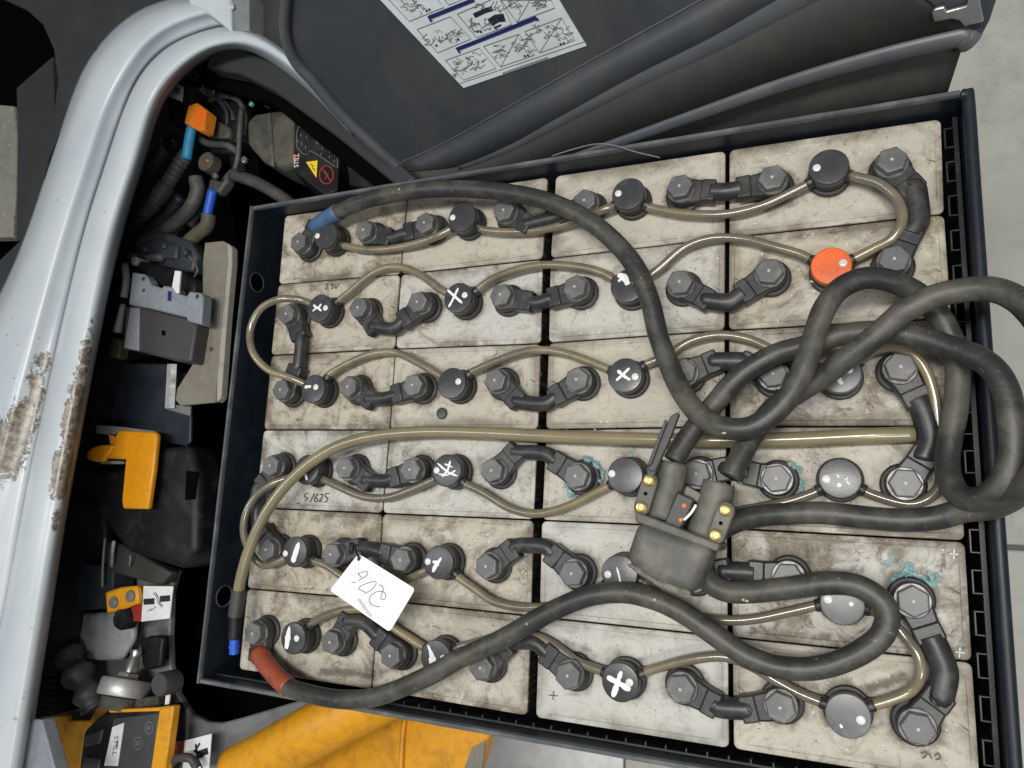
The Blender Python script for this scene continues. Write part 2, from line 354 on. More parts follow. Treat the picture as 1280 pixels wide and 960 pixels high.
WL = Plane((TX0 + .006, 0, 0), (1, 0, 0))
cut_holes(wl, [WL.at(321, 353), WL.at(280, 745)], 0.0125, (1, 0, 0))
for c in (WL.at(321, 353), WL.at(280, 745)):
    MB().lathe(c, [(.0138, -.001), (.0138, .0008), (.0126, .0008), (.0126, -.001)], 24, (1, 0, 0)).build('hole_collar', 'rim', tray, smooth=True)
MB().box(TX1 - .008, TX1, TY1, TY0, -.55, TZ - .004).build('side_wall', 'tray', tray)
MB().box(TX0 + .0062, TX1 - .0082, TY0 - .005, TY0, -.55, TZ - .004).build('side_wall', 'tray', tray)
MB().box(TX0 + .0062, TX1 - .0082, TY1, TY1 + .005, -.55, TZ - .004).build('side_wall', 'tray', tray)
MB().box(TX0, TX1, TY1, TY0, -.556, -.5505).build('tray_bottom', 'tray', tray)
def rimbar(a, b, w, h=.0045):
    a, b = Vector(a), Vector(b); d = (b - a).normalized(); s = d.cross(UP)
    rings = []; N = 40
    for i in range(N + 1):
        p = a.lerp(b, i / N); j = noise.noise(p * 30) * .0006; k = noise.noise(p * 22 + Vector((5, 0, 0))) * .0005
        w2 = w / 2 + j
        rings.append([p - s * w2, p - s * w2 + UP * (h * .6 + k), p - s * w2 * .6 + UP * (h + k), p + s * w2 * .6 + UP * (h + k), p + s * w2 + UP * (h * .6 + k), p + s * w2])
    return MB().loft(rings).build('rim', 'rim', tray, smooth=True)
rz = TZ - .0038
rimbar((TX0 + .003, TY1 - .001, rz), (TX0 + .003, TY0 + .001, rz), .0046)
rimbar((TX0 + .0068, TY0 - .002, rz), (TX1 - .012, TY0 - .002, rz), .0058)
rimbar((TX0 + .0068, TY1 + .002, rz), (TX1 - .010, TY1 + .002, rz), .0058)
MB().tube([(TX1 - .011, TY0 - .003, rz + .001), (TX1 - .007, TY0 - .0045, rz + .001), (TX1 - .0055, TY0 - .010, rz + .001), (TX1 - .0055, -.1, rz + .001), (TX1 - .0055, -.3, rz + .001), (TX1 - .0055, -.5, rz + .001), (TX1 - .0055, TY1 + .001, rz + .001)], .0055, 12, 8).build('rim', 'tray', tray, smooth='all')

# black plastic spacer strips between the cells and the tray walls
sp = thing('spacer_strip', 'black plastic spacer strip of open loops along the right tray wall', 'spacer', (.808, -.3, -.06))
MB().box(.8118, .8158, TY1 + .007, TY0 - .007, -.08, -.006).build('back_plate', 'spacer', sp)
k = 0; y = -.012
while y > TY1 + .03:
    mb = MB(); x0, x1 = .8045, .8115; L = .021
    mb.box(x0, x1, y - .0016, y, -.06, -.002); mb.box(x0, x1, y - L, y - L + .0016, -.06, -.002)
    mb.box(x0 - .0012, x0 + .0006, y - L, y, -.06, -.0026)
    mb.build('rib', 'spacer', sp, bevel=.0004, seg=1); y -= .0345
sp2 = thing('spacer_strip', 'black ribbed plastic spacer along the lower tray wall', 'spacer', (.4, TY1 + .009, -.06))
MB().box(TX0 + .008, TX1 - .02, TY1 + .0055, TY1 + .0075, -.08, .006).build('back_plate', 'spacer', sp2)
x = .17
while x < .79:
    MB().box(x, x + .0016, TY1 + .0077, TY1 + .0112, -.06, .0065).build('rib', 'spacer', sp2); x += .0195

# ------------------------------------------------------------------ where plugs and terminals stand (photo survey)
ZC = .027
caps = [  # col,row, top px, indicator px, label
 (0,0,(407,294),(397,295),'black filling plug partly under the blue sleeved cable end'),
 (1,0,(577,271),(566,272),'plain black filling plug just below the top cable run, second in its row'),
 (2,0,(785,242),(773,242),'plain black filling plug just right of the thick cable where it turns down'),
 (3,0,(1036,208),(1021,210),'plain black filling plug nearest the top right tray corner'),
 (0,1,(399,385),(407,385),'black filling plug with a small white cross, left end of the second row'),
 (1,1,(572,372),(581,369),'black filling plug with a white X on the bluish grey cell'),
 (2,1,(784,357),(794,352),'black filling plug with a white blob, half behind the thick cable'),
 (3,1,(1039,332),(1054,329),'orange filling plug, the only coloured one'),
 (0,2,(391,486),(395,484),'black filling plug with a short white dash beside the left hose loop'),
 (1,2,(564,479),(573,477),'plain black filling plug above the loose black button'),
 (2,2,(781,469),(794,471),'black filling plug with a white X on the clean third row cell'),
 (3,2,(1050,467),(1061,462),'black filling plug with a white patch under the crossing cables'),
 (0,3,(383,587),None,'black filling plug with a white T half hidden by the long hose'),
 (1,3,(558,588),(546,588),'black filling plug covered in white scribble'),
 (2,3,(781,594),(765,592),'plain black filling plug beside the handle of the grey connector'),
 (3,3,(1050,598),(1033,599),'black filling plug with three tiny white ticks'),
 (0,4,(368,690),(356,692),'black filling plug with a broad white smear, near the paper tag hook'),
 (1,4,(548,703),(535,702),'black filling plug with a white Y stroke right of the paper tag'),
 (2,4,(774,717),(760,718),'black filling plug with a thin white stroke under the connector body'),
 (3,4,(1053,755),(1035,749),'dusty grey filling plug with painted sheen, half under the lower cable loop'),
 (0,5,(366,798),(371,798),'black filling plug with a ragged white bar near the red sleeve'),
 (1,5,(544,822),(554,823),'black filling plug with a white wedge above the lower thick cable'),
 (2,5,(775,853),(787,853),'black filling plug with a bold white X on the grey white cell'),
 (3,5,(1060,895),(1076,900),'dusty grey filling plug with painted sheen in the lower right corner cell')]
ZB = .0285
T = {  # (row, n): hex head centre px
 (0,1):(372,302),(0,2):(454,287),(0,3):(530,278),(0,4):(629,262),(0,5):(730,250),(0,6):(849,232),(0,7):(965,221),(0,8):(1115,199),
 (1,1):(357,392),(1,2):(447,384),(1,3):(521,377),(1,4):(625,368),(1,5):(718,358),(1,6):(849,352),(1,7):(961,338),(1,8):(1118,323),
 (2,1):(350,487),(2,2):(434,483),(2,3):(515,481),(2,4):(618,475),(2,5):(720,474),(2,6):(853,464),(2,7):(966,467),(2,8):(1126,458),
 (3,1):(337,582),(3,2):(430,585),(3,3):(512,587),(3,4):(614,588),(3,5):(719,595),(3,6):(870,592),(3,7):(970,598),(3,8):(1132,604),
 (4,1):(332,687),(4,2):(413,693),(4,3):(500,700),(4,4):(607,708),(4,5):(714,717),(4,6):(864,722),(4,7):(985,722),(4,8):(1142,752),
 (5,1):(315,792),(5,2):(412,803),(5,3):(487,820),(5,4):(600,835),(5,5):(709,845),(5,6):(850,862),(5,7):(975,885),(5,8):(1148,912)}
def txy(r, n): p = at(*T[(r, n)], ZB); p.z = 0; return p
# ------------------------------------------------------------------ battery cells
G = {(0,0):(356,269),(0,1):(348.7,355),(0,2):(339.7,443.5),(0,3):(330.3,537),(0,4):(320,635),(0,5):(308.7,737),(0,6):(298.7,838),
(1,1):(500,343.5),(1,2):(493.7,436),(1,3):(487,537.5),(1,4):(477,642),
(2,1):(682,324),(2,2):(680.5,430),(2,3):(677,537.5),(2,4):(671.3,650),(2,5):(668.7,771),(2,6):(664,897),
(3,0):(909.7,187),(3,1):(909,297),(3,2):(908,413),(3,3):(909.7,533),(3,4):(911.3,660),(3,5):(913,797),(3,6):(914.7,937),
(4,0):(1177,148),(4,1):(1180,267),(4,4):(1206,677),(4,5):(1215,828)}
def gp(i, j):
    w = Vector((.2 * i, -.10055 * j, 0))
    return at(*G[(i, j)]).lerp(w, .25) if (i, j) in G else w
HX = [0.0, 0.0007, 0.0050, 0.0021, 0.0]
cell_lab = [
 ['beige battery cell under the blue sleeve in the top left tray corner', 'beige battery cell below the long top run of thick cable, top row', 'beige battery cell with the thick cable crossing its right end, top row third', 'pale clean battery cell in the top right tray corner'],
 ['beige battery cell with 2.3V handwritten in black', 'bluish grey battery cell beside the 2.3V cell, carrying a plug with a white X', 'pale grey green battery cell crossed by the S bend of the thick cable, second row', 'beige battery cell carrying the orange plug'],
 ['yellowish beige battery cell inside the left hose loop, third row', 'beige battery cell with a loose black button lying on it', 'clean beige battery cell below the thick cable bend, third row third', 'brown streaked battery cell mostly hidden under the crossing cables'],
 ['bluish white battery cell with 5/625 handwritten in black', 'pale grey battery cell with the scribbled plug, below the long hose', 'battery cell with turquoise corrosion just left of the grey connector', 'beige battery cell with crystals and turquoise crust, right of the grey connector'],
 ['dirty yellowish battery cell with the white paper tag hanging over its corner', 'dirty beige battery cell with salty crumbs, right of the paper tag', 'pale grey battery cell under the body of the grey connector', 'heavily mottled battery cell with blue flecks and plus marks'],
 ['dirty beige battery cell under the red sleeve in the lower left corner', 'stained beige battery cell below the paper tag with the thick cable across it', 'grey white battery cell carrying the plug with the bold white X', 'beige battery cell in the lower right tray corner']]
cell_col = [  # whiteness, brown, edge dirt
 [(.1,.40,.8),(.25,.22,.5),(.35,.20,.45),(.35,.25,.75)],
 [(.1,.38,.9),(.85,.25,.7),(.75,.30,.5),(.1,.50,.6)],
 [(.05,.42,.8),(.3,.22,.5),(.3,.12,.4),(.4,.85,.8)],
 [(.95,.22,.8),(.85,.25,.5),(.5,.28,.5),(.4,.45,.6)],
 [(.1,.55,.8),(.3,.45,.6),(.95,.15,.3),(.85,.92,.6)],
 [(.2,.45,.9),(.35,.38,.7),(1.0,.12,.35),(.35,.28,.5)]]
CELLS = {}
# brown shadows of hoses and cables, painted on like stains: (from, to, amount)
SHADOW_STAINS = [(at(*a), at(*b), m) for a, b, m in (
 ((560,252),(685,258),.7), ((470,262),(560,254),.5), ((430,352),(470,333),.5), ((400,840),(470,842),.9), ((470,842),(530,826),.7), ((925,725),(1000,720),.95), ((1000,720),(1080,712),.6),
 ((940,790),(1080,800),.55), ((600,452),(640,440),.5), ((500,440),(535,450),.5), ((505,612),(470,632),.6), ((330,620),(360,585),.6), ((585,765),(640,775),.5), ((700,800),(740,815),.6),
 ((1085,862),(1130,845),.8), ((1000,250),(960,270),.5), ((1040,290),(1060,282),.8), ((690,330),(760,350),.5), ((580,610),(610,625),.6), ((360,555),(400,560),.5), ((345,270),(358,320),.6), ((310,750),(330,765),.6), ((960,510),(1000,500),.7), ((1040,545),(1140,535),.6))]
def resample_loop(P, n):            # keep the round corners, subdivide the long edges
    out = []
    for a, b in zip(P, P[1:] + [P[0]]):
        m = max(1, int((b - a).length / .0105)); out += [a.lerp(b, i / m) for i in range(m)]
    return out
def rrect(q, r, n=5):
    out = []
    for i in range(4):
        a, b, c = q[i - 1], q[i], q[(i + 1) % 4]
        u = (a - b).normalized(); v = (c - b).normalized(); ctr = b + (u + v) * r
        for k in range(n + 1):
            t = k / n * math.pi / 2
            out.append(ctr - v * r * math.cos(t) - u * r * math.sin(t))
    return out
for j in range(6):
    for i in range(4):
        a, b, c, d = gp(i, j), gp(i + 1, j), gp(i + 1, j + 1), gp(i, j + 1)
        h0, h1, hy = HX[i], HX[i + 1], .0007
        q = [a + Vector((h0, -hy, 0)), b + Vector((-h1, -hy, 0)), c + Vector((-h1, hy, 0)), d + Vector((h0, hy, 0))]
        zt = random.uniform(-.0008, .0006)
        ctr = (a + b + c + d) / 4
        cell = thing('battery_cell', cell_lab[j][i], 'battery cell', (ctr.x, ctr.y, -.35), 'battery cells in the tray')
        CELLS[(i, j)] = cell
        ux, uy = (q[1] - q[0]), (q[3] - q[0])
        def uvf(p, q=q, ux=ux, uy=uy): return ((p - q[0]).dot(ux) / ux.length_squared, (p - q[0]).dot(uy) / uy.length_squared)
        out = resample_loop(rrect(q, .0055), 14)
        def inset(k, z): return [Vector((p.x + (ctr.x - p.x) / abs(ctr.x - p.x + 1e-9) * k, p.y + (ctr.y - p.y) / abs(ctr.y - p.y + 1e-9) * k, z)) for p in out]
        def scaled(f): return [Vector((ctr.x + (p.x - ctr.x) * f, ctr.y + (p.y - ctr.y) * f, zt)) for p in out]
        rings = [inset(0.0004, -.35), inset(0, -.004), inset(.0001, -.0010 + zt), inset(.0004, -.0003 + zt), inset(.0009, zt)]
        rings += [inset(.0050, zt), inset(.0060, zt - .0009)]
        zt -= .0009
        rings += [scaled(f) for f in (.86, .80, .73, .66, .59, .52, .45, .38, .31, .24, .17, .10, .04)]
        mb = MB().loft(rings)
        co = cell_col[j][i]; co = (co[0], min(1, co[1] + (.22 if i == 0 else .12 if i == 1 else .04)), min(1, co[2] + .3))  # left columns browner, painting in the light falloff on that side
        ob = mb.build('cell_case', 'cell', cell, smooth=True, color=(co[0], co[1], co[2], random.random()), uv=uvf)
        feats = [(txy(r, n), random.uniform(.25, .9)) for (r, n) in T if (r, (n - 1) // 2) == (j, i)]
        cpx = [c[2] for c in caps if (c[0], c[1]) == (i, j)][0]; pc = at(*cpx, ZC); pc.z = 0; feats.append((pc, random.uniform(.3, .9)))
        at_ = ob.data.attributes.new('grime_shade', 'FLOAT', 'POINT'); org = parent_org(cell)
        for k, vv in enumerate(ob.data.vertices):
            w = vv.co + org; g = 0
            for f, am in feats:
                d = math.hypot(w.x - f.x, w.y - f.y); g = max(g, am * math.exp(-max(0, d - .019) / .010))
            for pa, pb, am in SHADOW_STAINS:
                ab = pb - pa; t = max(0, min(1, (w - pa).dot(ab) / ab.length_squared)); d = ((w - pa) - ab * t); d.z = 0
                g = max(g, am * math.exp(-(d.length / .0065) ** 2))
            if w.z < -.002: g = 3.0  # case sides blackened to paint in the shade of the gaps
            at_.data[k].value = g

# ------------------------------------------------------------------ filling plugs
marks = {  # strokes in photo px, width m
 (0,1):[([(392,381),(397,385),(402,380)],.003),([(391,389),(397,385),(402,389)],.0025)],
 (1,1):[([(559,362),(569,371),(578,379)],.0032),([(573,360),(567,373),(561,384)],.0026)],
 (2,1):[([(772,344),(777,345),(782,349),(785,356)],[.004,.008,.005]),([(773,352),(777,348)],.003)],
 (0,2):[([(381,484),(389,483)],.004)],
 (2,2):[([(772,463),(780,470),(788,475)],.003),([(787,460),(779,468),(770,476)],.003)],
 (3,2):[([(1046,476),(1051,472)],.006),([(1049,478),(1054,479)],.004)],
 (0,3):[([(375,592),(381,590),(387,586)],.004),([(381,590),(384,600)],.0035)],
 (1,3):[([(547,579),(560,590),(572,595)],.0022),([(553,596),(560,587),(563,576)],.0024),([(548,592),(558,594),(570,588)],.0018),([(556,580),(566,584)],.0018)],
 (3,3):[([(1046,593),(1049,597)],.0016),([(1047,608),(1051,605)],.0032),([(1056,600),(1060,597)],.0011),([(1058,601),(1062,606)],.0011)],
 (0,4):[([(374,678),(370,690),(366,703)],[.003,.0085,.006])],
 (1,4):[([(552,697),(545,707),(541,715)],[.002,.005,.004]),([(541,702),(547,703)],.0035)],
 (2,4):[([(771,709),(774,720),(776,730)],.0018)],
 (3,4):[([(1062,753),(1066,757)],.003)],
 (0,5):[([(362,783),(360,797),(358,811)],[.003,.0075,.005])],
 (1,5):[([(535,806),(540,820),(541,833)],[.002,.0065,.011])],
 (2,5):[([(759,846),(770,852),(779,857),(788,862)],[.005,.0058,.005]),([(777,839),(773,850),(770,860),(766,871)],[.0045,.0052,.0045])],
 (3,5):[([(1050,908),(1053,907)],.004)]}
CAPXY = {}
for (i, j, tp, ip, lab) in caps:
    c = at(*tp, ZC); c.z = 0; CAPXY[(i, j)] = c
    cp = thing('filling_plug', lab, 'filling plug', (c.x, c.y, .001), 'filling plugs on the cells')
    col = 'cap_orange' if (i, j) == (3, 1) else ('cap_dusty_sheen' if (i, j) in ((3, 4), (3, 5), (3, 2)) else 'cap')
    MB().lathe(c, [(.0205, .0008), (.0208, .0035), (.0198, .0048), (.0186, .0050)], 32).build('base_collar', 'dark_rubber', cp, smooth=True)
    MB().lathe(c, [(.0172, .0051), (.0176, .016), (.0176, .0185)], 32).build('plug_body', 'dark_rubber', cp, smooth=True)
    top = MB().lathe(c, [(.0178, .0186), (.0184, .0198), (.0184, ZC - .0012), (.0176, ZC - .0002), (.0166, ZC), (.002, ZC)], 36).build('plug_top', col, cp, smooth=True)
    if ip:
        p = at(*ip, ZC); p.z = 0
        d = p - c
        if d.length > .0135: p = c + d.normalized() * .0135
        MB().lathe(p, [(.0037, ZC - .001), (.0037, ZC + .0007), (.0028, ZC + .0012), (.0006, ZC + .0013)], 16).build('float_indicator', 'indicator', cp, smooth=True)
    if (i, j) in marks:
        mb = MB()
        for q, (st, w) in enumerate(marks[(i, j)]):
            st = spline(px3([(x, y, ZC + .0002) for x, y in st]), 4)
            if isinstance(w, (list, tuple)):
                w = [w[min(int(a / (len(st) - 1) * (len(w) - 1)), len(w) - 2)] * (1 - (a / (len(st) - 1) * (len(w) - 1)) % 1) + w[min(int(a / (len(st) - 1) * (len(w) - 1)) + 1, len(w) - 1)] * ((a / (len(st) - 1) * (len(w) - 1)) % 1) for a in range(len(st))]
            else: w = [w] * len(st)
            w = [x * (1 + .55 * noise.noise(p * 300)) for x, p in zip(w, st)]
            w[0] *= .55; w[-1] *= .55
            for p in st:                       # keep the paint on the disc
                d = Vector((p.x - c.x, p.y - c.y, 0))
                if d.length > .0172: d = d.normalized() * .0172; p.x, p.y = c.x + d.x, c.y + d.y
            mb.ribbon(st, w, UP, .0004 + .0001 * q)
        mb.build('paint_mark', 'white_paint', cp)

# ------------------------------------------------------------------ terminals, boots, bolts, cell connectors
for (r, n) in T:
    p = txy(r, n); cell = CELLS[((n - 1) // 2, r)]
    MB().lathe(p, [(.0192, .0006), (.0195, .003), (.0182, .0042), (.0170, .0043)], 30).build('terminal_seal', 'dark_rubber', cell, smooth=True)
def boot(parent, p, u, L=.036, w=.0122, hz=.0178):
    u = Vector((u.x, u.y, 0)).normalized(); s = Vector((-u.y, u.x, 0)); z0 = .0046
    r = .0158; pts = []
    for k in range(15):
        a = math.radians(58 + (360 - 116) * k / 14); pts.append(p + u * r * math.cos(a) + s * r * math.sin(a))
    pts += [p + u * (L - .011) - s * w * .95, p + u * L - s * w, p + u * L + s * w, p + u * (L - .011) + s * w * .95]
    b = MB().slab(pts, z0, hz).build('terminal_boot', 'boot', parent, smooth=True, bevel=.0022)
    c = p + u * (L - .0075); q = [c + u * .0075 * a + s * w * .98 * bb for a, bb in ((-1, -1), (1, -1), (1, 1), (-1, 1))]
    MB().slab(q, z0 + .001, hz + .0022).build('boot_block', 'boot', b, bevel=.0018, smooth=True)
    MB().lathe(p, [(.0149, hz - .001), (.0151, hz + .0010), (.0143, hz + .0017)], 28).build('washer', 'washer', b, smooth=True)
    mb = MB().hexhead(p, .0137, hz + .0016, ZB, random.uniform(0, 1))
    mb.build('bolt', 'bolt', b, bevel=.0007)
    MB().lathe(p, [(.0016, ZB - .001), (.0016, ZB + .0003), (.0009, ZB + .0006)], 8).build('centre_pip', 'pip', b)
    return p + u * (L - .005)
conns = [  # a, b, via px list (z .011), label
 ((0,2),(0,3),[(490,298)],'black cell connector above the tan hose, first in the top row'),
 ((0,4),(0,5),[(660,281),(695,272)],'black cell connector passing under the thick cable, top row'),
 ((0,6),(0,7),[(908,240)],'nearly straight black cell connector third in the top row'),
 ((0,8),(1,8),[(1143,240),(1146,275)],'black cell connector curving down the top right corner beside the tray wall'),
 ((1,1),(2,1),[(377,425),(374,455)],'black cell connector inside the left hose loop'),
 ((1,2),(1,3),[(468,408),(492,411)],'sagging black cell connector left of the plug with the white X, second row'),
 ((1,4),(1,5),[(672,379)],'straight black cell connector bridging the wide gap, second row'),
 ((1,6),(1,7),[(885,376),(912,378)],'sagging black cell connector left of the orange plug'),
 ((2,2),(2,3),[(462,499),(482,498)],'black cell connector left of the plain plug above the loose button'),
 ((2,4),(2,5),[(648,502),(680,505)],'deeply sagging black cell connector right of the loose button'),
 ((2,6),(2,7),[(895,452),(925,452)],'black cell connector under the crossing cables, third row'),
 ((2,8),(3,8),[(1153,510),(1163,545),(1155,570)],'black cell connector at whose boot the long hose ends, right edge'),
 ((3,1),(4,1),[(322,615),(322,655)],'black cell connector hidden behind the long hose at the left edge'),
 ((3,2),(3,3),[(458,600),(482,601)],'black cell connector above the hose beside the 5/625 writing'),
 ((3,4),(3,5),[(645,565),(680,567)],'arched black cell connector with turquoise crust at its right end'),
 ((3,6),(3,7),[(910,586)],'black cell connector behind the grey connector cables'),
 ((4,2),(4,3),[(450,685),(462,686)],'black cell connector from which the paper tag hangs'),
 ((4,4),(4,5),[(648,682),(680,683)],'arched black cell connector left of the plug with the thin white stroke'),
 ((4,6),(4,7),[(905,714),(930,715)],'black cell connector half under the grey connector body'),
 ((4,8),(5,8),[(1172,815),(1180,840),(1175,868)],'black cell connector curving round the lower right corner'),
 ((5,2),(5,3),[(436,776),(455,778)],'arched black cell connector below the paper tag'),
 ((5,4),(5,5),[(638,803),(668,803)],'black cell connector crossing beneath the lower thick cable'),
 ((5,6),(5,7),[(900,884),(930,886)],'black cell connector right of the plug with the bold white X')]
for (a, b, via, lab) in conns:
    pa, pb = txy(*a), txy(*b); V = [at(x, y, .013) for x, y in via]
    t = thing('cell_connector', lab, 'cable', ((pa.x + pb.x) / 2, (pa.y + pb.y) / 2, .004), 'cell connectors')
    L = min(.036, (pa - pb).length * .42)
    ea = boot(t, pa, V[0] - pa, L); eb = boot(t, pb, V[-1] - pb, L)
    ea.z = eb.z = .0125
    rad = .0085 if (a[1] < 6) else (.0097 if a[1] == 6 else .0112)
    MB().tube([ea] + V + [eb], rad, 14, 8, wob=.04).build('connector_cable', 'boot', t, smooth='all')

# ------------------------------------------------------------------ water hoses
def hose(pts, lab, r=.0044, m='hose', ends=True, z=.0125):
    P = [at(p[0], p[1], p[2] if len(p) > 2 else z) for p in pts]
    c = sum(P, Vector()) / len(P)
    t = thing('water_hose', lab, 'hose', (c.x, c.y, .002), 'water hoses between the filling plugs')
    MB().tube(P, r, 12, 7, wob=.03).build('hose_tube', m, t, smooth='all')
    for e, d in ((P[0], P[1] - P[0]), (P[-1], P[-2] - P[-1])):
        if ends: MB().lathe(e, [(r * 1.16, -.002), (r * 1.2, .0045), (r * 1.08, .006)], 12, d).build('hose_end', 'hose', t, smooth=True)
    return t
def near(k, x, y, z=.0125):   # point on the plug wall toward a photo point
    c = CAPXY[k]; p = at(x, y, z); d = Vector((p.x - c.x, p.y - c.y, 0)).normalized(); q = c + d * .0165; q.z = z; return q
def chose(k0, mid, k1, lab, **kw):
    z = kw.get('z', .0125); P = []
    if k0: P.append(near(k0, *mid[0][:2]))
    P += [at(p[0], p[1], p[2] if len(p) > 2 else z) for p in mid]
    if k1: P.append(near(k1, *mid[-1][:2]))
    c = sum(P, Vector()) / len(P); r = kw.get('r', .0048)
    t = thing('water_hose', lab, 'hose', (c.x, c.y, .002), 'water hoses between the filling plugs')
    MB().tube(P, r, 12, 7, wob=.03).build('hose_tube', 'hose', t, smooth='all')
    ee = []
    if k0: ee.append((P[0], P[1] - P[0]))
    if k1: ee.append((P[-1], P[-2] - P[-1]))
    for e, d in ee: MB().lathe(e, [(r * 1.18, -.003), (r * 1.22, .005), (r * 1.05, .007)], 12, d).build('hose_end', 'boot', t, smooth=True)
    return t
chose((0,0), [(430,307),(462,312),(500,309),(540,298,.016)], (1,0), 'tan water hose leaving the plug under the blue sleeve')
chose((1,0), [(608,288),(642,290),(680,287),(720,276),(755,262,.017)], (2,0), 'tan water hose passing beneath the thick cable in the top row')
chose((2,0), [(815,260),(855,267),(905,268),(950,258),(990,240)], (3,0), 'tan water hose in the top row dipping left of the corner plug')
chose((3,0), [(1070,221,.017),(1100,230,.021),(1122,250,.022),(1128,275,.022),(1115,298,.020),(1090,312,.016)], (3,1), 'tan water hose bending back from the corner plug to the orange plug')
chose((3,1), [(1000,318),(965,308),(930,299),(890,298),(855,310),(825,335)], (2,1), 'tan water hose arching left from the orange plug')
chose((2,1), [(755,342),(725,334),(685,331),(650,336),(615,349)], (1,1), 'tan water hose arching over the wide gap, second row')
chose((1,1), [(548,360),(528,345),(505,335),(482,335),(460,346),(436,366)], (0,1), 'brown tan water hose humped below the top row, next to the 2.3V writing')
chose((0,1), [(376,375,.02),(350,374,.034),(326,386,.038),(313,412,.038),(316,440,.036),(335,462,.03),(362,472,.025)], (0,2), 'tan water hose looping out over the left tray wall')
chose((0,2), [(412,468),(438,453),(468,442),(495,441),(520,452),(545,466)], (1,2), 'tan water hose arching above the plain plug over the loose button')
chose((1,2), [(590,465),(622,451),(655,440),(685,438),(715,444),(750,457)], (2,2), 'tan water hose arching over the wide gap, third row')
chose((2,2), [(806,456),(830,446),(865,426),(900,419),(935,424),(965,437),(1000,452)], (3,2), 'yellowish water hose running under the crossing cables to the plug with the white patch')
chose((3,2), [(1090,440,.02),(1115,434,.024),(1140,442,.024),(1158,465,.022),(1168,495,.020),(1173,530,.018),(1178,575,.014),(1172,612,.012),(1140,630,.012),(1095,620,.012)], (3,3), 'dark tan water hose curving round the right boots under the cables')
chose((3,3), [(1015,617),(985,627),(950,634),(920,640),(880,655,.010),(835,652,.010),(810,625,.012)], (2,3), 'tan water hose running from the plug with tiny ticks under the grey connector')
chose((2,3), [(752,612),(725,626),(695,638),(665,642),(635,634),(605,616),(580,604)], (1,3), 'tan water hose sagging left of the plug beside the connector handle')
chose((1,3), [(540,601),(515,612),(485,622),(455,621),(425,609),(400,597)], (0,3), 'tan water hose beside the 5/625 writing')
chose((0,3), [(362,597,.016),(340,605,.024),(320,620,.030),(307,643,.032),(305,668,.030),(314,692,.024),(332,707,.016)], (0,4), 'thin tan water hose looping behind the long hose at the left edge')
chose((0,4), [(392,701),(410,708),(440,728),(470,738),(500,728),(520,719)], (1,4), 'brown water hose passing under the paper tag')
chose((1,4), [(575,723),(595,737),(618,752),(650,759),(685,758),(715,753),(745,738)], (2,4), 'yellowish water hose sagging over the wide gap, fifth row')
chose((2,4), [(805,728),(835,750),(865,768),(900,775),(940,774),(985,765),(1020,757)], (3,4), 'tan water hose under the connector body running to the half hidden plug')
chose((3,4), [(1085,762),(1105,770),(1128,792),(1147,818,.016),(1150,845,.016),(1138,864),(1110,876)], (3,5), 'tan water hose bending round inside the lower right connector')
chose((3,5), [(1030,879),(1000,867),(970,851),(940,833),(905,821),(865,824),(825,834)], (2,5), 'tan water hose crossing beneath the lower cable loop')
chose((2,5), [(745,836),(720,826),(690,805),(665,794),(630,794),(595,803),(572,809)], (1,5), 'brown tan water hose running along the lower thick cable')
chose((1,5), [(528,808),(508,795),(485,780),(462,764),(438,762),(412,768),(388,780)], (0,5), 'brown water hose partly hidden under the lower edge of the paper tag')
# long thick supply hose with coupling
lp = [(1143,543,.014),(1080,545,.018),(1000,549,.019),(920,551,.020),(840,550,.021),(760,548,.021),(680,545,.022),(600,541,.022),(530,540,.023),(470,545,.026),(425,557,.030),(390,577,.035),(358,606,.040),(333,640,.043),(314,680,.044),(303,715,.043),(297,745,.040),(294,765,.038)]
P = px3(lp); t = thing('supply_hose', 'long thick tan hose crossing the battery and ending in a blue coupling', 'hose', (.3, -.35, .01))
MB().tube(P, lambda u: .0073 - .0012 * max(0, (u - .5)), 16, 7, wob=.02).build('hose_tube', 'hose_thick', t, smooth='all')
MB().tube(px3([(299,738,.041),(294,770,.038)]), .0088, 14, 4).build('rubber_sleeve', 'plug_dark', t, smooth=True)
MB().tube(px3([(294,771,.038),(293,798,.036)]), .0074, 14, 4).build('coupling', 'black_plastic', t, smooth=True)
cb = MB().tube(px3([(293,799,.036),(292.5,817,.034)]), .0058, 14, 4).build('blue_coupling', 'bright_blue', t, smooth=True)
MB().tube(px3([(292.8,806,.0353),(292.7,809,.035)]), .0066, 14, 2).build('ring', 'bright_blue', cb, smooth=True)

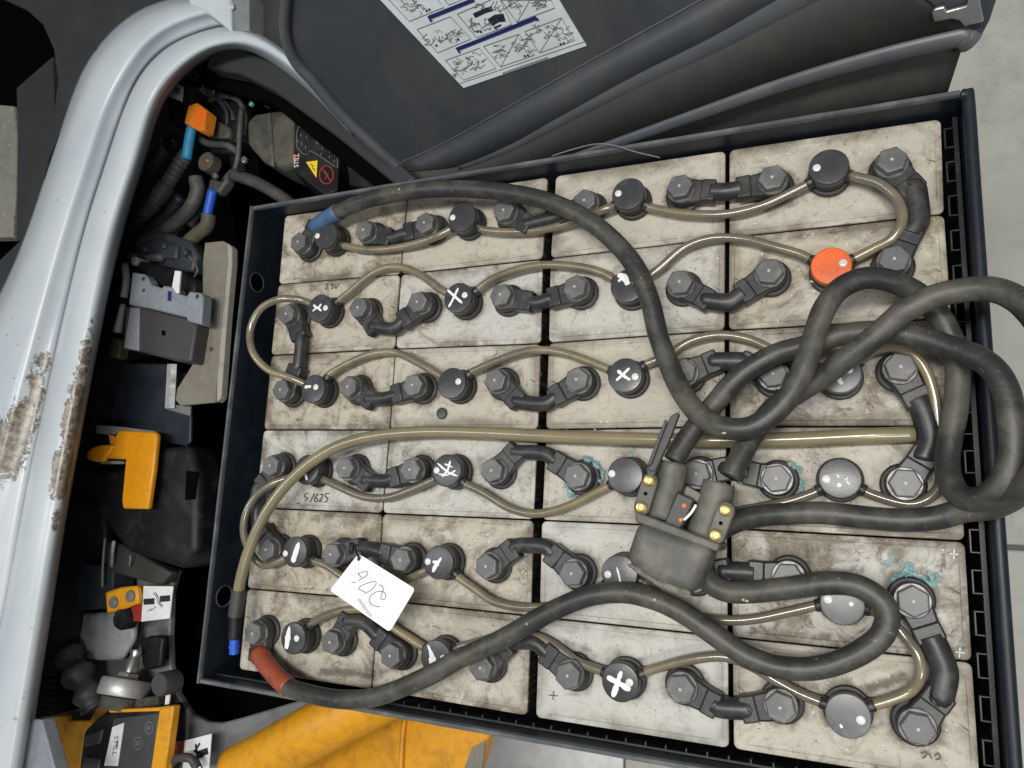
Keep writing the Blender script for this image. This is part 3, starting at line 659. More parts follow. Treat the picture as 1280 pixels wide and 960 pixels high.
# ------------------------------------------------------------------ thick battery cables
def cable(mainpts, lab, sleeve_n, sleeve_m, tcell, firstpx):
    p = txy(*tcell); P = px3(mainpts); t = thing('battery_cable', lab, 'cable', (p.x, p.y, .004), 'thick battery cables')
    d = at(*firstpx, .015) - p
    e = boot(t, p, d, .034); e.z = .013
    Q = [e] + P
    MB().tube(Q, .0100, 18, 8, wob=.03).build('cable_sheath', 'cable', t, smooth='all')
    MB().tube(Q[:sleeve_n], .0110, 18, 8, wob=.04).build('sleeve', sleeve_m, t, smooth='all')
    return t
c1 = [(402,278,.022),(423,265,.032),(460,250,.04),(510,240,.045),(560,236,.045),(620,239,.045),(680,250,.048),(730,272,.05),(768,302,.05),(795,335,.055),(812,375,.055),(823,420,.055),(836,455,.06),(852,490,.065),(873,517,.075),(900,533,.083),(935,535,.085),(965,518,.085),(990,490,.085),(1007,455,.083),(1018,420,.08),(1030,387,.078),(1050,361,.074),(1080,348,.07),(1112,351,.062),(1145,366,.052),(1170,390,.045),(1188,422,.040),(1197,460,.038),(1195,505,.040),(1188,545,.042),(1184,580,.046),(1190,607,.054),(1206,623,.064),(1230,622,.074),(1252,604,.082),(1264,575,.086),(1266,545,.088),(1263,517,.088),(1258,490,.086),(1243,463,.082),(1220,446,.076),(1187,434,.068),(1144,421,.062),(1100,415,.058),(1050,419,.055),(1004,433,.052),(971,442,.050),(938,460,.050),(915,479,.050),(894,504,.052),(872,530,.056),(852,558,.060),(842,576,.063)]
cab1 = cable(c1, 'thick black cable with a blue sleeve, snaking to the grey connector', 3, 'blue_sleeve', (0, 1), (395, 281))
c2 = [(326,819,.019),(333,831,.024),(349,849,.032),(361,859,.037),(389,868,.042),(424,874,.045),(459,873,.047),(494,863,.047),(541,842,.047),(575,823,.046),(627,799,.045),(680,769,.045),(719,751,.045),(747,743,.045),(782,741,.045),(817,749,.045),(852,765,.045),(887,789,.045),(923,814,.045),(950,827,.045),(975,834,.045),(1010,836,.045),(1045,829,.045),(1078,814,.045),(1102,794,.046),(1109,770,.047),(1098,748,.048),(1070,732,.048),(1034,729,.046),(987,735,.043),(940,740,.040),(908,739,.038),(886,727,.036),(878,706,.034),(890,672,.034),(918,653,.036),(950,645,.040),(986,642,.044),(1027,641,.046),(1074,646,.046),(1121,650,.046),(1167,648,.048),(1205,638,.055),(1245,632,.07),(1280,610,.09),(1305,575,.105),(1318,530,.115),(1318,470,.118),(1305,415,.115),(1282,383,.11),(1258,367,.105),(1232,361,.10),(1203,363,.096),(1167,371,.092),(1132,388,.088),(1116,401,.084),(1086,427,.078),(1051,453,.070),(1027,472,.062),(990,495,.055),(965,512,.052),(944,540,.054),(926,570,.060),(912,596,.064)]
cab2 = cable(c2, 'thick black cable with a red sleeve, winding through the lower loop to the grey connector', 5, 'red_sleeve', (5, 1), (323, 816))

for cb_0, x, y, z in ((cab1, 499, 236, .055), (cab1, 1014, 352, .088), (cab2, 818, 750, .056), (cab2, 929, 750, .051), (cab2, 934, 751, .051), (cab2, 658, 780, .056), (cab1, 905, 541, .095)):
    c = at(x, y, z + .0002); rnd = random.Random(int(x)); fl = [c + Vector((math.cos(k * .9) * .0022 * rnd.uniform(.3, 1.2), math.sin(k * .9) * .0015 * rnd.uniform(.3, 1.2), 0)) for k in range(7)]
    MB().prism(fl, UP, .0012).build('paint_fleck', 'fleck', cb_0)
# ------------------------------------------------------------------ battery connector
ZP = .083
pl = thing('battery_connector', 'dusty grey green connector joining both thick cables, with brass screws', 'connector', (*at(830, 680, .04).xy, .035))
def PP(pts, z): return [at(x, y, z) for x, y in pts]
MB().prism(PP([(797,649),(893,683),(868,744),(846,741),(822,730),(800,717),(779,701)], ZP), UP, .046).build('connector_housing', 'plug_body', pl, bevel=.011, smooth=True, seg=5)
MB().prism(PP([(793,643),(798,640),(900,680),(897,690),(795,653)], ZP + .002), UP, .050).build('collar', 'plug_body', pl, bevel=.0018, smooth=True)
MB().prism(PP([(783,706),(790,704),(822,725),(862,738),(864,744),(846,743),(822,733),(800,720)], ZP - .0015), UP, .02).build('worn_lip', 'worn_edge', pl, bevel=.0015, smooth=True)
MB().tube(px3([(842,578,.062),(836,606,.062),(826,648,.062)]), lambda u: .0135 + .001 * u, 20, 6).build('cable_gland', 'plug_body', pl, smooth='all')
MB().tube(px3([(899,603,.062),(893,628,.062),(879,670,.062)]), lambda u: .0145 + .001 * u, 20, 6).build('cable_gland', 'plug_body', pl, smooth='all')
mid = MB().prism(PP([(846,614),(868,624),(862,640),(850,664),(828,657)], ZP - .008), UP, .028).build('bridge', 'plug_dark', pl, bevel=.002, smooth=True)
MB().prism(PP([(858,607),(878,618),(874,629),(854,620)], ZP - .014), UP, .01).build('clip', 'plug_body', pl, bevel=.001)
MB().lathe(at(855, 632, ZP - .0075), [(.0021, -.002), (.0021, .0004), (.0012, .0008)], 10).build('orange_pip', 'orange_print', mid)
MB().prism(PP([(848,649),(852,647),(854,650),(850,653)], ZP - .0072), UP, .002).build('orange_pip', 'orange_print', mid)
MB().ribbon(spline(px3([(870,631,ZP - .0072),(864,641,ZP - .0072),(855,650,ZP - .0072)]), 4), .0022, UP, .0004).build('white_scrape', 'white_paint', mid)
for (a, b, hol) in (((812,601),(802,634),(807,617)), ((907,638),(895,669),(901,654))):
    A, B = at(*a, ZP), at(*b, ZP); d = (B - A).normalized(); s = d.cross(UP); pts = []
    for k in range(9): an = math.pi * k / 8; pts.append(A - d * .0075 * math.sin(an) + s * .0075 * math.cos(an))
    for k in range(9): an = math.pi * k / 8; pts.append(B + d * .0075 * math.sin(an) - s * .0075 * math.cos(an))
    ear = MB().prism(pts, UP, .012).build('screw_ear', 'plug_body', pl, bevel=.0012, smooth=True)
    MB().lathe(at(*hol, ZP), [(.0018, -.002), (.0018, .0002)], 10).build('pin_hole', 'void', ear)
    for q in (A, B):
        MB().lathe(q, [(.0056, -.001), (.0056, .0016), (.0046, .0022), (.0030, .0018), (.0028, .0012), (.001, .0012)], 18).build('screw', 'brass', ear, smooth=True)
MB().prism(PP([(809,596),(816,598),(826,576),(818,560),(814,572),(808,586)], ZP + .002), UP, .008).build('handle_root', 'plug_dark', pl, bevel=.001)
MB().prism(PP([(809,588),(818,590),(836,552),(849,517),(846,515),(838,520),(825,548)], ZP + .004), UP, .007).build('handle_strap', 'plug_dark', pl, bevel=.0012)
MB().prism(PP([(808,583),(814,580),(834,526),(831,524)], ZP + .008), UP, .004).build('handle_strap', 'plug_dark', pl, bevel=.0008)

# ------------------------------------------------------------------ paper tag
TP = Plane(at(465, 745, .046), Vector((-.10, .06, 1)))
tg = thing('paper_tag', 'white paper tag with a handwritten number hanging by a hook', 'tag', at(448, 696, .04))
tq = [(448,692),(519,736),(487,790),(412,738)]
q3 = [TP.at(x, y) for x, y in tq]
MB().prism(rrect(q3, .004), TP.n, .0007).build('card', 'tag', tg)
def trace(pts, w, m, name, sub=5, d=.0003, org=(400, 680), s=8.0, par=None, plane=None):
    st = [(plane or TP).at(org[0] + x / s, org[1] + y / s, d) for x, y in pts]
    return spline(st, sub)
mb = MB()
for st in ([(380,295),(430,280),(465,275),(475,300),(450,330),(410,350),(388,368)],[(380,295),(400,320),(420,335)],[(318,385),(360,382)],
           [(440,495),(465,485),(520,455),(560,400),(550,375),(500,385),(430,410),(388,440),(400,460),(450,478)],
           [(590,412),(615,415),(632,450),(625,480),(610,520),(612,548),(635,555),(658,530),(650,490),(615,475),(560,480),(510,515),(492,560),(510,600),(550,622),(600,628)]):
    mb.ribbon(trace(st, .001, None, None), .00085, TP.n, .0002)
mb.build('handwriting', 'grey_ink', tg)
mb = MB()
for k in range(9):
    x, y = 375 + k * 14, 545 + k * 20
    mb.ribbon(trace([(x, y), (x + 10, y + 20), (x + 22, y - 8 + 12), (x + 34, y + 24)], 0, None, None), .0004, TP.n, .0001)
mb.build('faint_print', 'line_print', tg)
MB().lathe(TP.at(448.7, 698.5, 0), [(.0024, -.0005), (.0024, .0004)], 12, TP.n).build('punch_hole', 'ink', tg)
MB().tube([TP.at(448.7, 699, .001), TP.at(447.5, 695, .005), at(445, 689, .036), at(443.5, 681, .030)], .0012, 8, 5).build('hook', 'ink', tg, smooth='all')
# cable tie round the connector holding the tag
tie = MB(); pc = at(444, 685, .013); dd = (at(462, 686, .013) - pc).normalized()
tie.lathe(pc, [(.0098, -.003), (.0098, .003)], 18, dd).build('tie_band', 'ink', tg)

# ------------------------------------------------------------------ small things lying on the cells
b = MB().lathe(at(553, 517), [(.0068, .0002), (.0070, .0025), (.0060, .0034), (.001, .0036)], 18).build('rubber_button', 'cap', smooth=True)
tag(b, 'small loose black round button lying on a beige cell', 'button')
def flecks(cell, m, name, spots, seed):
    rnd = random.Random(seed); mb = MB()
    for (px, py, spread, n, r0) in spots:
        for k in range(n):
            c = at(px + rnd.gauss(0, spread), py + rnd.gauss(0, spread), .0005); r = r0 * rnd.uniform(.25, .85)
            nn = 7; mb.loft([[c + Vector((math.cos(a) * r * q, math.sin(a) * r * q, h)) for a, q in zip([2 * math.pi * i / nn for i in range(nn)], qs)]
                             for qs, h in (([rnd.uniform(.6, 1.2) for _ in range(nn)],) * 1 + (0,), ([.5] * nn, r * .25)) for qs in (qs,)])
    ob = mb.build(name, m, CELLS[cell]); ob['kind'] = 'stuff'
flecks((3,4), 'turquoise', 'corrosion', [(1113,697,1.5,5,.0030),(1111,707,2,5,.0030),(1137,711,4,9,.0032),(1127,703,2,4,.002),(1160,725,7,12,.0035),(1170,722,3,4,.003)], 3)
flecks((2,3), 'turquoise', 'corrosion', [(734,582,5,16,.0030),(740,598,3,10,.0026),(712,607,3,8,.0024),(790,563,3,4,.003)], 4)
flecks((3,3), 'turquoise', 'corrosion', [(990,590,5,16,.0035),(997,604,3,10,.003),(955,618,5,10,.003),(1000,607,4,10,.003)], 5)
def crust(r, n, a0, a1, k, seed):
    rnd = random.Random(seed); p = txy(r, n); mb = MB()
    for q in range(k):
        an = math.radians(rnd.uniform(a0, a1)); rr = .0190 + abs(rnd.gauss(0, .0022)); c = p + Vector((math.cos(an) * rr, math.sin(an) * rr, .0005 if rr > .0197 else .0034)); s_ = rnd.uniform(.0012, .0036)
        ring = [c + Vector((math.cos(2 * math.pi * i / 7) * s_ * rnd.uniform(.6, 1.2), math.sin(2 * math.pi * i / 7) * s_ * rnd.uniform(.6, 1.2), 0)) for i in range(7)]
        mb.loft([ring, [c + (v_ - c) * .5 + UP * s_ * .55 for v_ in ring]])
    o = mb.build('corrosion', 'turquoise', CELLS[((n - 1) // 2, r)]); o['kind'] = 'stuff'
crust(3, 5, -30, 90, 22, 21); crust(3, 7, -110, 60, 32, 22); crust(4, 8, 40, 150, 28, 23); crust(3, 5, 200, 250, 10, 24)
flecks((3,3), 'crystal', 'salt_crystals', [(1018,570,11,60,.0016),(1010,560,8,30,.0014)], 6)
flecks((1,4), 'white_paint', 'salt_crumbs', [(640,708,10,30,.0012),(600,722,5,10,.0012),(648,700,8,12,.0014)], 7)
flecks((2,3), 'white_paint', 'salt_crumbs', [(740,555,22,22,.0012)], 8)
flecks((3,2), 'white_paint', 'salt_crumbs', [(1100,500,22,12,.001)], 9)
def writing(cell, strokes, w, m='ink', name='handwriting', z=.0008):
    mb = MB()
    for st in strokes: mb.ribbon(spline([at(x, y, z) for x, y in st], 3), w, UP, .00015)
    mb.build(name, m, CELLS[cell])
def sc(ox, oy, s, L): return [[(ox + x / s, oy + y / s) for x, y in st] for st in L]
writing((0,3), sc(260, 560, 6.4, [[(800,365),(775,370),(772,390),(795,400),(790,415),(770,418)],[(852,360),(816,434)],[(880,365),(858,395),(850,425),(872,425),(875,405),(855,402)],[(895,375),(915,370),(910,395),(890,425),(915,425)],[(970,365),(940,368),(935,390),(955,400),(945,430),(925,432)],[(705,445),(735,440)]]), .0011)
writing((0,1), sc(330, 230, 5.33, [[(405,668),(420,665),(420,680),(405,700),(425,700)],[(433,703),(435,706)],[(442,672),(458,668),(450,682),(462,690),(446,700)],[(470,668),(478,698),(495,662)]]), .0009)
writing((3,4), [[(1187,692),(1198,693)],[(1192.5,687),(1192,699)]], .0009, 'white_print', 'plus_mark')
writing((3,4), [[(1194,815),(1206,816)],[(1200,809),(1199,822)]], .0009, 'white_print', 'plus_mark')
writing((2,5), [[(686,869),(697,870)],[(692,864),(691,875)]], .0009, 'pencil', 'plus_mark')
writing((3,5), sc(853, 640, 3.0, [[(893,905),(915,900),(915,912),(900,925)],[(925,905),(935,925)],[(945,915),(960,905),(968,922),(950,930)]]), .0012, 'pencil')
writing((1,2), sc(427, 320, 3.0, [[(565,375),(578,368),(582,352)]]), .0008, 'green_wire', 'green_scribble')

# ------------------------------------------------------------------ forklift body: white pillar, footwell, compartment
body = thing('forklift_body', 'forklift body with a worn white pillar beside the open battery bay', 'forklift', (-.4, -.2, FZ))
outer = [(-50,640),(-22,520),(0,418),(25,320),(46,258),(68,198),(96,112),(113,77),(140,43),(172,18),(203,5),(233,-1),(290,-12)]
groveA = [(-14,700),(10,580),(40,450),(72,320),(90,260),(110,200),(134,133),(160,83),(188,50),(220,30),(255,18),(290,12)]
# resample helper
def resamp(pts, n):
    P = spline([Vector((x, y, 0)) for x, y in pts], 10); L = [0]
    for a, b in zip(P, P[1:]): L.append(L[-1] + (b - a).length)
    out = []; k = 0
    for i in range(n):
        s = L[-1] * i / (n - 1)
        while k < len(L) - 2 and L[k + 1] < s: k += 1
        t = (s - L[k]) / max(1e-9, L[k + 1] - L[k]); p = P[k].lerp(P[k + 1], min(1, t)); out.append((p.x, p.y))
    return out
outer_lines = [   # photo polyline, height: from the outer skirt over the crest down into the groove
 ([(-205,990),(-150,800),(-60,500),(22,318),(64,196),(94,108),(112,72),(139,38),(171,13),(203,0),(233,-6),(268,-10),(292,-12)], -.08),
 ([(-195,990),(-140,800),(-52,500),(27,322),(69,200),(98,113),(115,78),(142,44),(174,19),(204,6),(233,0),(268,-3),(292,-4)], .022),
 ([(-180,990),(-128,800),(-46,520),(31,324),(73,201),(102,115),(119,80),(145,47),(177,22),(207,9),(235,3),(268,-1),(292,-1)], .044),
 ([(-160,990),(-108,800),(-34,540),(40,328),(82,204),(110,120),(127,84),(153,53),(183,29),(212,16),(239,9),(268,5),(292,4)], .054),
 ([(-118,990),(-68,800),(-2,560),(66,322),(104,201),(128,132),(155,82),(183,49),(214,29),(243,19),(268,13),(292,11)], .057),
 ([(-108,990),(-58,800),(6,560),(73,320),(111,200),(134,133),(161,83),(188,50),(218,31),(246,21),(270,15),(292,13)], .050),
 ([(-84,990),(-36,800),(22,560),(84,320),(121,200),(144,133),(169,86),(196,54),(226,36),(252,27),(276,21),(292,19)], .036),
 ([(-48,990),(-4,800),(42,560),(96,320),(132,200),(155,133),(176,91),(205,60),(236,44),(262,35),(282,31),(292,30)], .026)]
lip_lines = [
 ([(-48,990),(-4,800),(42,560),(96,320),(132,200),(155,133),(176,91),(205,60),(236,44),(262,35),(282,31),(300,31),(340,50),(390,92),(440,148)], .024),
 ([(-42,990),(0,800),(48,560),(102,320),(138,200),(161,133),(181,92),(211,62),(243,46),(268,40),(288,36),(304,38),(342,56),(390,95),(440,150)], .046),
 ([(-36,990),(6,800),(53,560),(108,321),(143,200),(165,133),(185,95),(215,66),(247,50),(272,43),(290,39),(316,43),(346,61),(390,98),(440,152)], .054),
 ([(-12,990),(24,800),(68,570),(122,321),(158,200),(180,134),(198,102),(224,78),(252,60),(276,53),(290,50),(316,54),(346,69),(390,105),(440,158)], .055),
 ([(12,990),(46,790),(84,580),(134,320),(170,200),(190,134),(209,102),(234,78),(257,63),(278,56),(291,54),(316,58),(345,73),(390,109),(440,161)], .047),
 ([(26,990),(58,790),(93,575),(143,320),(178,200),(198,135),(217,103),(241,80),(263,66),(282,60),(293,59),(316,63),(344,78),(390,115),(440,167)], .026),
 ([(30,990),(61,790),(96,575),(147,320),(182,200),(202,136),(221,106),(245,83),(267,70),(285,63),(295,62),(315,67),(342,82),(390,119),(440,172)], -.03)]
NS = 60
for nm_, LL in (('pillar', outer_lines), ('pillar_lip', lip_lines)):
    rows = [[at(x, y, z) for x, y in resamp(l, NS)] for l, z in LL]
    mb = MB(); vs = [p for r in rows for p in r]; fs = []
    for i in range(len(rows) - 1):
        for j in range(NS - 1): fs.append((i * NS + j, i * NS + j + 1, (i + 1) * NS + j + 1, (i + 1) * NS + j))
    mb.add(vs, fs)
    fr = mb.build(nm_, 'pillar', body, smooth='all', subsurf=1)
    sol = fr.modifiers.new('thick', 'SOLIDIFY'); sol.thickness = .002; sol.offset = -1
# seam block on top of pillar and grey strip, dark bay behind the hood
MB().prism(PP([(233,-14),(287,-14),(288,39),(262,18),(236,6)], .056), UP, .04).build('pillar_block', 'pillar', body, bevel=.004, smooth=True)
MB().prism(PP([(291,-14),(311,-14),(311,38),(292,38)], .05), UP, .05).build('seam_strip', 'seam_grey', body, bevel=.002, smooth=True)
MB().prism(PP([(311,-30),(390,-30),(400,120),(352,64),(311,40)], .02), UP, .03).build('rear_panel', 'hood_skirt', body)
# black under-lip flange running behind the hood
MB().prism(PP([(262,62),(296,59),(345,78),(400,118),(520,222),(500,236),(420,170),(340,112),(300,92),(258,84)], .0), UP, .03).build('bay_flange', 'footwell', body, bevel=.004, smooth=True)
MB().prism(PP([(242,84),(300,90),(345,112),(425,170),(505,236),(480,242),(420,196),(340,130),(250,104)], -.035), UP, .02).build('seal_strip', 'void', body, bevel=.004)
# bay floor and liner
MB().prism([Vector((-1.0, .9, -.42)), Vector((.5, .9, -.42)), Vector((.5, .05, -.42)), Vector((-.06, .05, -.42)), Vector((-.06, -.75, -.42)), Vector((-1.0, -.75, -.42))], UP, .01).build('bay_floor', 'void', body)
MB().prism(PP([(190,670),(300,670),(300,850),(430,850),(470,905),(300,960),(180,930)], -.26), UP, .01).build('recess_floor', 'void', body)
MB().prism(PP([(120,60),(150,320),(100,560),(60,790),(40,900),(-60,900),(-20,600),(60,200)], -.06), UP, .30).build('bay_wall', 'black_plastic', body)
mbv = MB()
a = [(x, y) for x, y in resamp([(178,220),(140,380),(110,530),(80,660),(64,800),(58,905)], 90)]
for (x, y) in a:
    p = at(x, y, -.045); mbv.box(p.x - .012, p.x + .012, p.y - .0011, p.y + .0011, p.z - .004, p.z)
sl = mbv.build('ribbed_edge_trim', 'black_plastic', body); sl['kind'] = 'stuff'
# footwell on the far side of the pillar
MB().prism(PP([(40,-40),(250,-40),(235,20),(150,60),(110,140),(70,230),(30,340),(-30,540),(-70,640),(-60,380),(24,300),(44,220),(64,160),(71,100),(66,62),(52,30),(30,10),(8,0),(-10,-8),(-10,-40)], -.10), UP, .02).build('footwell_floor', 'footwell', body, bevel=.006, smooth=True)
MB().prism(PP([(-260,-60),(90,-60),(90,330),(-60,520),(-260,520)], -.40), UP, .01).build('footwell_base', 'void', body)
MB().prism(PP([(20,110),(66,70),(68,160),(44,230),(24,300),(20,300),(22,170)], -.20), UP, .02).build('footwell_side', 'footwell', body, bevel=.003)
st = MB().prism(PP([(-120,120),(17,132),(20,170),(19,240),(15,296),(-120,300)], -.24), UP, .03).build('step_plate', 'tread', body, bevel=.004, smooth=True)
rnd = random.Random(5); mbd = MB()
for k in range(46):
    p = at(rnd.uniform(-30, 17), rnd.uniform(134, 292), -.24); mbd.lathe(p, [(.0030, -.001), (.0026, .0016), (.0008, .0022)], 8)
sd_ = mbd.build('tread_studs', 'crystal', st); sd_['kind'] = 'stuff'

# grey chassis wall with the U shaped recess (lower left)
gw = [(120,690),(170,700),(222,712),(214,740),(212,795),(213,832),(222,868),(238,893),(258,903),(276,904),(300,898),(360,880),(430,862),(440,880),(390,905),(320,935),(270,965),(250,1200),(0,1200),(40,880),(70,760)]
MB().prism(PP(gw, -.15), UP, .012).build('chassis_wall', 'grey_wall', body, bevel=.003, smooth=True)
MB().prism(PP([(84,770),(92,766),(150,765),(168,772),(166,800),(150,826),(110,826),(86,815)], -.118), UP, .012).build('cast_cover', 'grey_cast', body, bevel=.006, smooth=True, seg=3)
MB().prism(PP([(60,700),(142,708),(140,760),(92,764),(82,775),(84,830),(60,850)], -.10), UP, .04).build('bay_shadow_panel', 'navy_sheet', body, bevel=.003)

# orange chassis below the tray
MB().tube(px3([(296,966,-.14),(345,940,-.14),(400,910,-.14),(450,884,-.15),(520,846,-.16)]), .037, 20, 8).build('chassis_beam', 'orange_paint', body, smooth='all')
MB().prism(PP([(330,1150),(352,985),(372,955),(420,928),(478,899),(560,860),(640,890),(609,924),(603,945),(590,985),(560,1150)], -.26), UP, .03).build('chassis_plate', 'orange_paint', body, bevel=.004, smooth=True)
MB().tube(px3([(506,896,-.256),(503,925,-.256),(500,985,-.256)]), .004, 8, 4).build('weld_ridge', 'orange_paint', body, smooth='all')
MB().prism(PP([(575,975),(590,935),(607,925),(600,975)], -.258), UP, .002).build('bare_metal_patch', 'sand_plate', body)

# ------------------------------------------------------------------ inside the bay
def part(name, m, par, poly, z, h, bevel=.002, subsurf=0, n=UP, **kw):
    return MB().prism(PP(poly, z), n, h).build(name, m, par, bevel=bevel, smooth=True, subsurf=subsurf, **kw)
# plastic cover with warning label
cv = thing('motor_cover', 'dusty black cover with a yellow warning triangle and label', 'cover', at(360, 190, -.14))
part('cover_shell', 'dirty_cover', cv, [(306,150),(318,140),(345,136),(362,138),(369,145),(370,170),(368,205),(350,211),(325,200),(307,180)], -.055, .08, .012, seg=4)
part('cover_rib', 'conduit', cv, [(333,141),(338,140),(342,208),(336,206)], -.052, .006, .002)
CP = Plane(at(395, 195, -.06), (.25, .1, 1))
def cpoly(pts, d): return [CP.at(x, y, d) for x, y in pts]
part_ = MB().prism(cpoly([(368,148),(384,150),(425,188),(422,238),(405,244),(366,212)], 0), CP.n, .05).build('label_face', 'black_plastic', cv, bevel=.002, smooth=True)
mb = MB(); Z3 = lambda L: [CP.at(280 + x / 5.82, 100 + y / 5.82, .0006) for x, y in L]
mb.ribbon(Z3([(540,340),(565,345),(600,372),(640,380),(700,420),(760,465),(790,500),(825,530),(825,640),(800,625),(720,570),(650,525),(620,515),(600,545),(570,535),(530,490),(527,400),(540,340)]), .0007, CP.n, .0002)
for (x, y) in ((558,400),(600,415),(537,445),(563,465),(592,490),(668,455),(680,460),(712,500),(705,540),(766,520),(766,560),(803,545),(800,590)):
    mb.ribbon(Z3([(x, y - 10), (x + 3, y + 10)]), .0008, CP.n, .0002)
mb.build('label_diagram', 'line_print', part_)
tri = MB().prism(Z3([(597,597),(680,585),(672,712)]), CP.n, .0005).build('warning_triangle', 'yellow_print', part_)
MB().ribbon([p + CP.n * .0004 for p in Z3([(625,612),(650,625),(640,640),(665,655),(655,660)])], .0012, CP.n, .0002).build('bolt_symbol', 'ink', part_)
ring = [(745 + 50 * math.cos(a), 690 + 66 * math.sin(a)) for a in [2 * math.pi * i / 24 for i in range(25)]]
mb = MB(); mb.ribbon(Z3(ring), .0022, CP.n, .0002); mb.ribbon(Z3([(712,640),(778,740)]), .002, CP.n, .0003); mb.ribbon(Z3([(730,660),(755,690),(735,720)]), .002, CP.n, .0001)
mb.build('prohibition_ring', 'red_print', part_)
def text_on(s, origin, xdir, n, size, m, parent, name='lettering'):
    cu = bpy.data.curves.new(name, 'FONT'); cu.body = s; cu.size = size; cu.extrude = .0002; cu.align_x = 'CENTER'; cu.align_y = 'CENTER'
    ob = bpy.data.objects.new(name, cu); COL.objects.link(ob); bpy.context.view_layer.update()
    me = bpy.data.meshes.new_from_object(ob.evaluated_get(bpy.context.evaluated_depsgraph_get())); bpy.data.objects.remove(ob)
    x = Vector(xdir); n = Vector(n).normalized(); x = (x - n * x.dot(n)).normalized(); y = n.cross(x)
    mt = Matrix((x, y, n)).transposed().to_4x4(); mt.translation = Vector(origin) - parent_org(parent); me.transform(mt)
    me.materials.clear(); me.materials.append(M[m]); o = bpy.data.objects.new(name, me); COL.objects.link(o); o.parent = parent
    return o
v = lambda x, y: CP.at(280 + x / 5.82, 100 + y / 5.82, .0008)
text_on('STILL', v(530, 585), v(532, 530) - v(526, 635), CP.n, .0105, 'white_print', part_)
MB().prism([CP.at(280 + x / 5.82, 100 + y / 5.82, .0006) for x, y in ((503,545),(517,540),(520,595),(506,600))], CP.n, .0005).build('emblem', 'orange_print', part_)
nut = MB().hexhead(at(307.5, 201, -.08), .006, 0, .006, .3).build('hex_nut', 'steel', bevel=.0006); tag(nut, 'bright hex nut beside the dusty cover', 'nut')
# barcode sticker
bs = thing('barcode_label', 'small white barcode label inside the bay beside the pillar', 'label', at(220, 113, -.06))
part('paper', 'white_print', bs, [(213.7,98.7),(229,108.7),(227.7,127),(211.5,120.6)], -.05, .001, 0)
mb = MB()
for k in range(6): mb.ribbon([at(216 + k * 1.7, 105 + k * 1.1, -.0495), at(215.4 + k * 1.7, 113 + k * 1.1, -.0495)], .0012 if k % 2 else .002, UP, .0002)
mb.build('bars', 'ink', bs)
part('backing', 'black_plastic', bs, [(208,94),(240,108),(240,132),(206,128)], -.053, .03, .003)
# orange connector on cyan sleeve and corrugated conduit
hc = thing('harness_cable', 'corrugated cable with a cyan sleeve and an orange terminal cover', 'cable', at(225, 200, -.09))
part('terminal_cover', 'orange_plastic', hc, [(235,132),(246,128),(259,138),(254.5,162),(249,164),(230,154)], -.035, .022, .002)
part('cover_face', 'orange_print', hc, [(247,131),(258.5,139),(254,161),(249.5,163),(240,152)], -.0345, .003, .0006)
MB().tube(px3([(242,153,-.05),(238,168,-.055),(233,199,-.06)]), .0085, 14, 5).build('sleeve', 'cyan_sleeve', hc, smooth='all')
MB().tube(px3([(234,192,-.065),(220,213,-.07),(207,234,-.075),(196,250,-.078),(184,262,-.08),(170,276,-.085),(158,292,-.09),(140,315,-.10)]), .0125, 14, 11, ridged=True).build('conduit', 'conduit', hc, smooth='all')
MB().tube(px3([(209,231,-.075),(203,240,-.076),(199,246,-.077)]), .0150, 14, 4).build('collar', 'conduit', hc, smooth=True)
MB().tube(px3([(191,255,-.078),(188,258,-.079)]), .0145, 14, 3).build('collar', 'conduit', hc, smooth=True)
h2 = thing('harness_cable', 'dark corrugated cable closest to the white pillar', 'cable', at(190, 210, -.11))
MB().tube(px3([(208,180,-.085),(196,200,-.09),(180,222,-.095),(162,250,-.10),(145,285,-.11)]), .0115, 14, 11, ridged=True).build('conduit', 'conduit', h2, smooth='all')
MB().lathe(at(211, 176, -.075), [(.016, -.012), (.0165, -.002), (.015, 0), (.001, .0004)], 22).build('end_cap', 'black_plastic', h2, smooth=True)
MB().lathe(at(216, 176, -.0745), [(.0014, -.001), (.0014, .0004)], 8).build('orange_pip', 'orange_print', h2)
h3 = thing('harness_cable', 'smooth dark cable with a round end showing an orange dot', 'cable', at(235, 240, -.11))
MB().tube(px3([(245,222,-.085),(247,240,-.09),(237,262,-.095),(215,282,-.10),(190,298,-.11),(165,315,-.12)]), .0125, 16, 7).build('sheath', 'conduit', h3, smooth='all')
MB().lathe(at(256, 201, -.07), [(.0165, -.02), (.0165, -.002), (.0145, 0), (.001, .0003)], 24).build('end_cap', 'dirty_cover', h3, smooth=True)
MB().lathe(at(259.5, 201, -.0695), [(.0024, -.001), (.0020, .0006)], 10).build('orange_dot', 'orange_print', h3)
bt = MB().hexhead(at(271, 221, -.075), .0055, 0, .006, .2).build('hex_bolt', 'steel', bevel=.0006); tag(bt, 'bright bolt head above the bright blue sleeve', 'bolt')
h4 = thing('harness_cable', 'olive stained cable with a bright blue sleeve', 'cable', at(255, 270, -.12))
MB().tube(px3([(266,238,-.085),(263,252,-.088),(259,270,-.09)]), .0082, 14, 5).build('sleeve', 'bright_blue', h4, smooth='all')
MB().tube(px3([(261,268,-.092),(259,282,-.096),(248,292,-.10),(235,304,-.105),(224,322,-.115)]), .0120, 16, 6).build('sheath', 'olive_conduit', h4, smooth='all')
part('terminal_shroud', 'conduit', h4, [(262,222),(274,226),(284,212),(284,226),(272,242),(258,240)], -.09, .02, .004)
blk = thing('wiring_block', 'dark cluster of relays and wires at the top of the bay', 'relay block', at(280, 150, -.15))
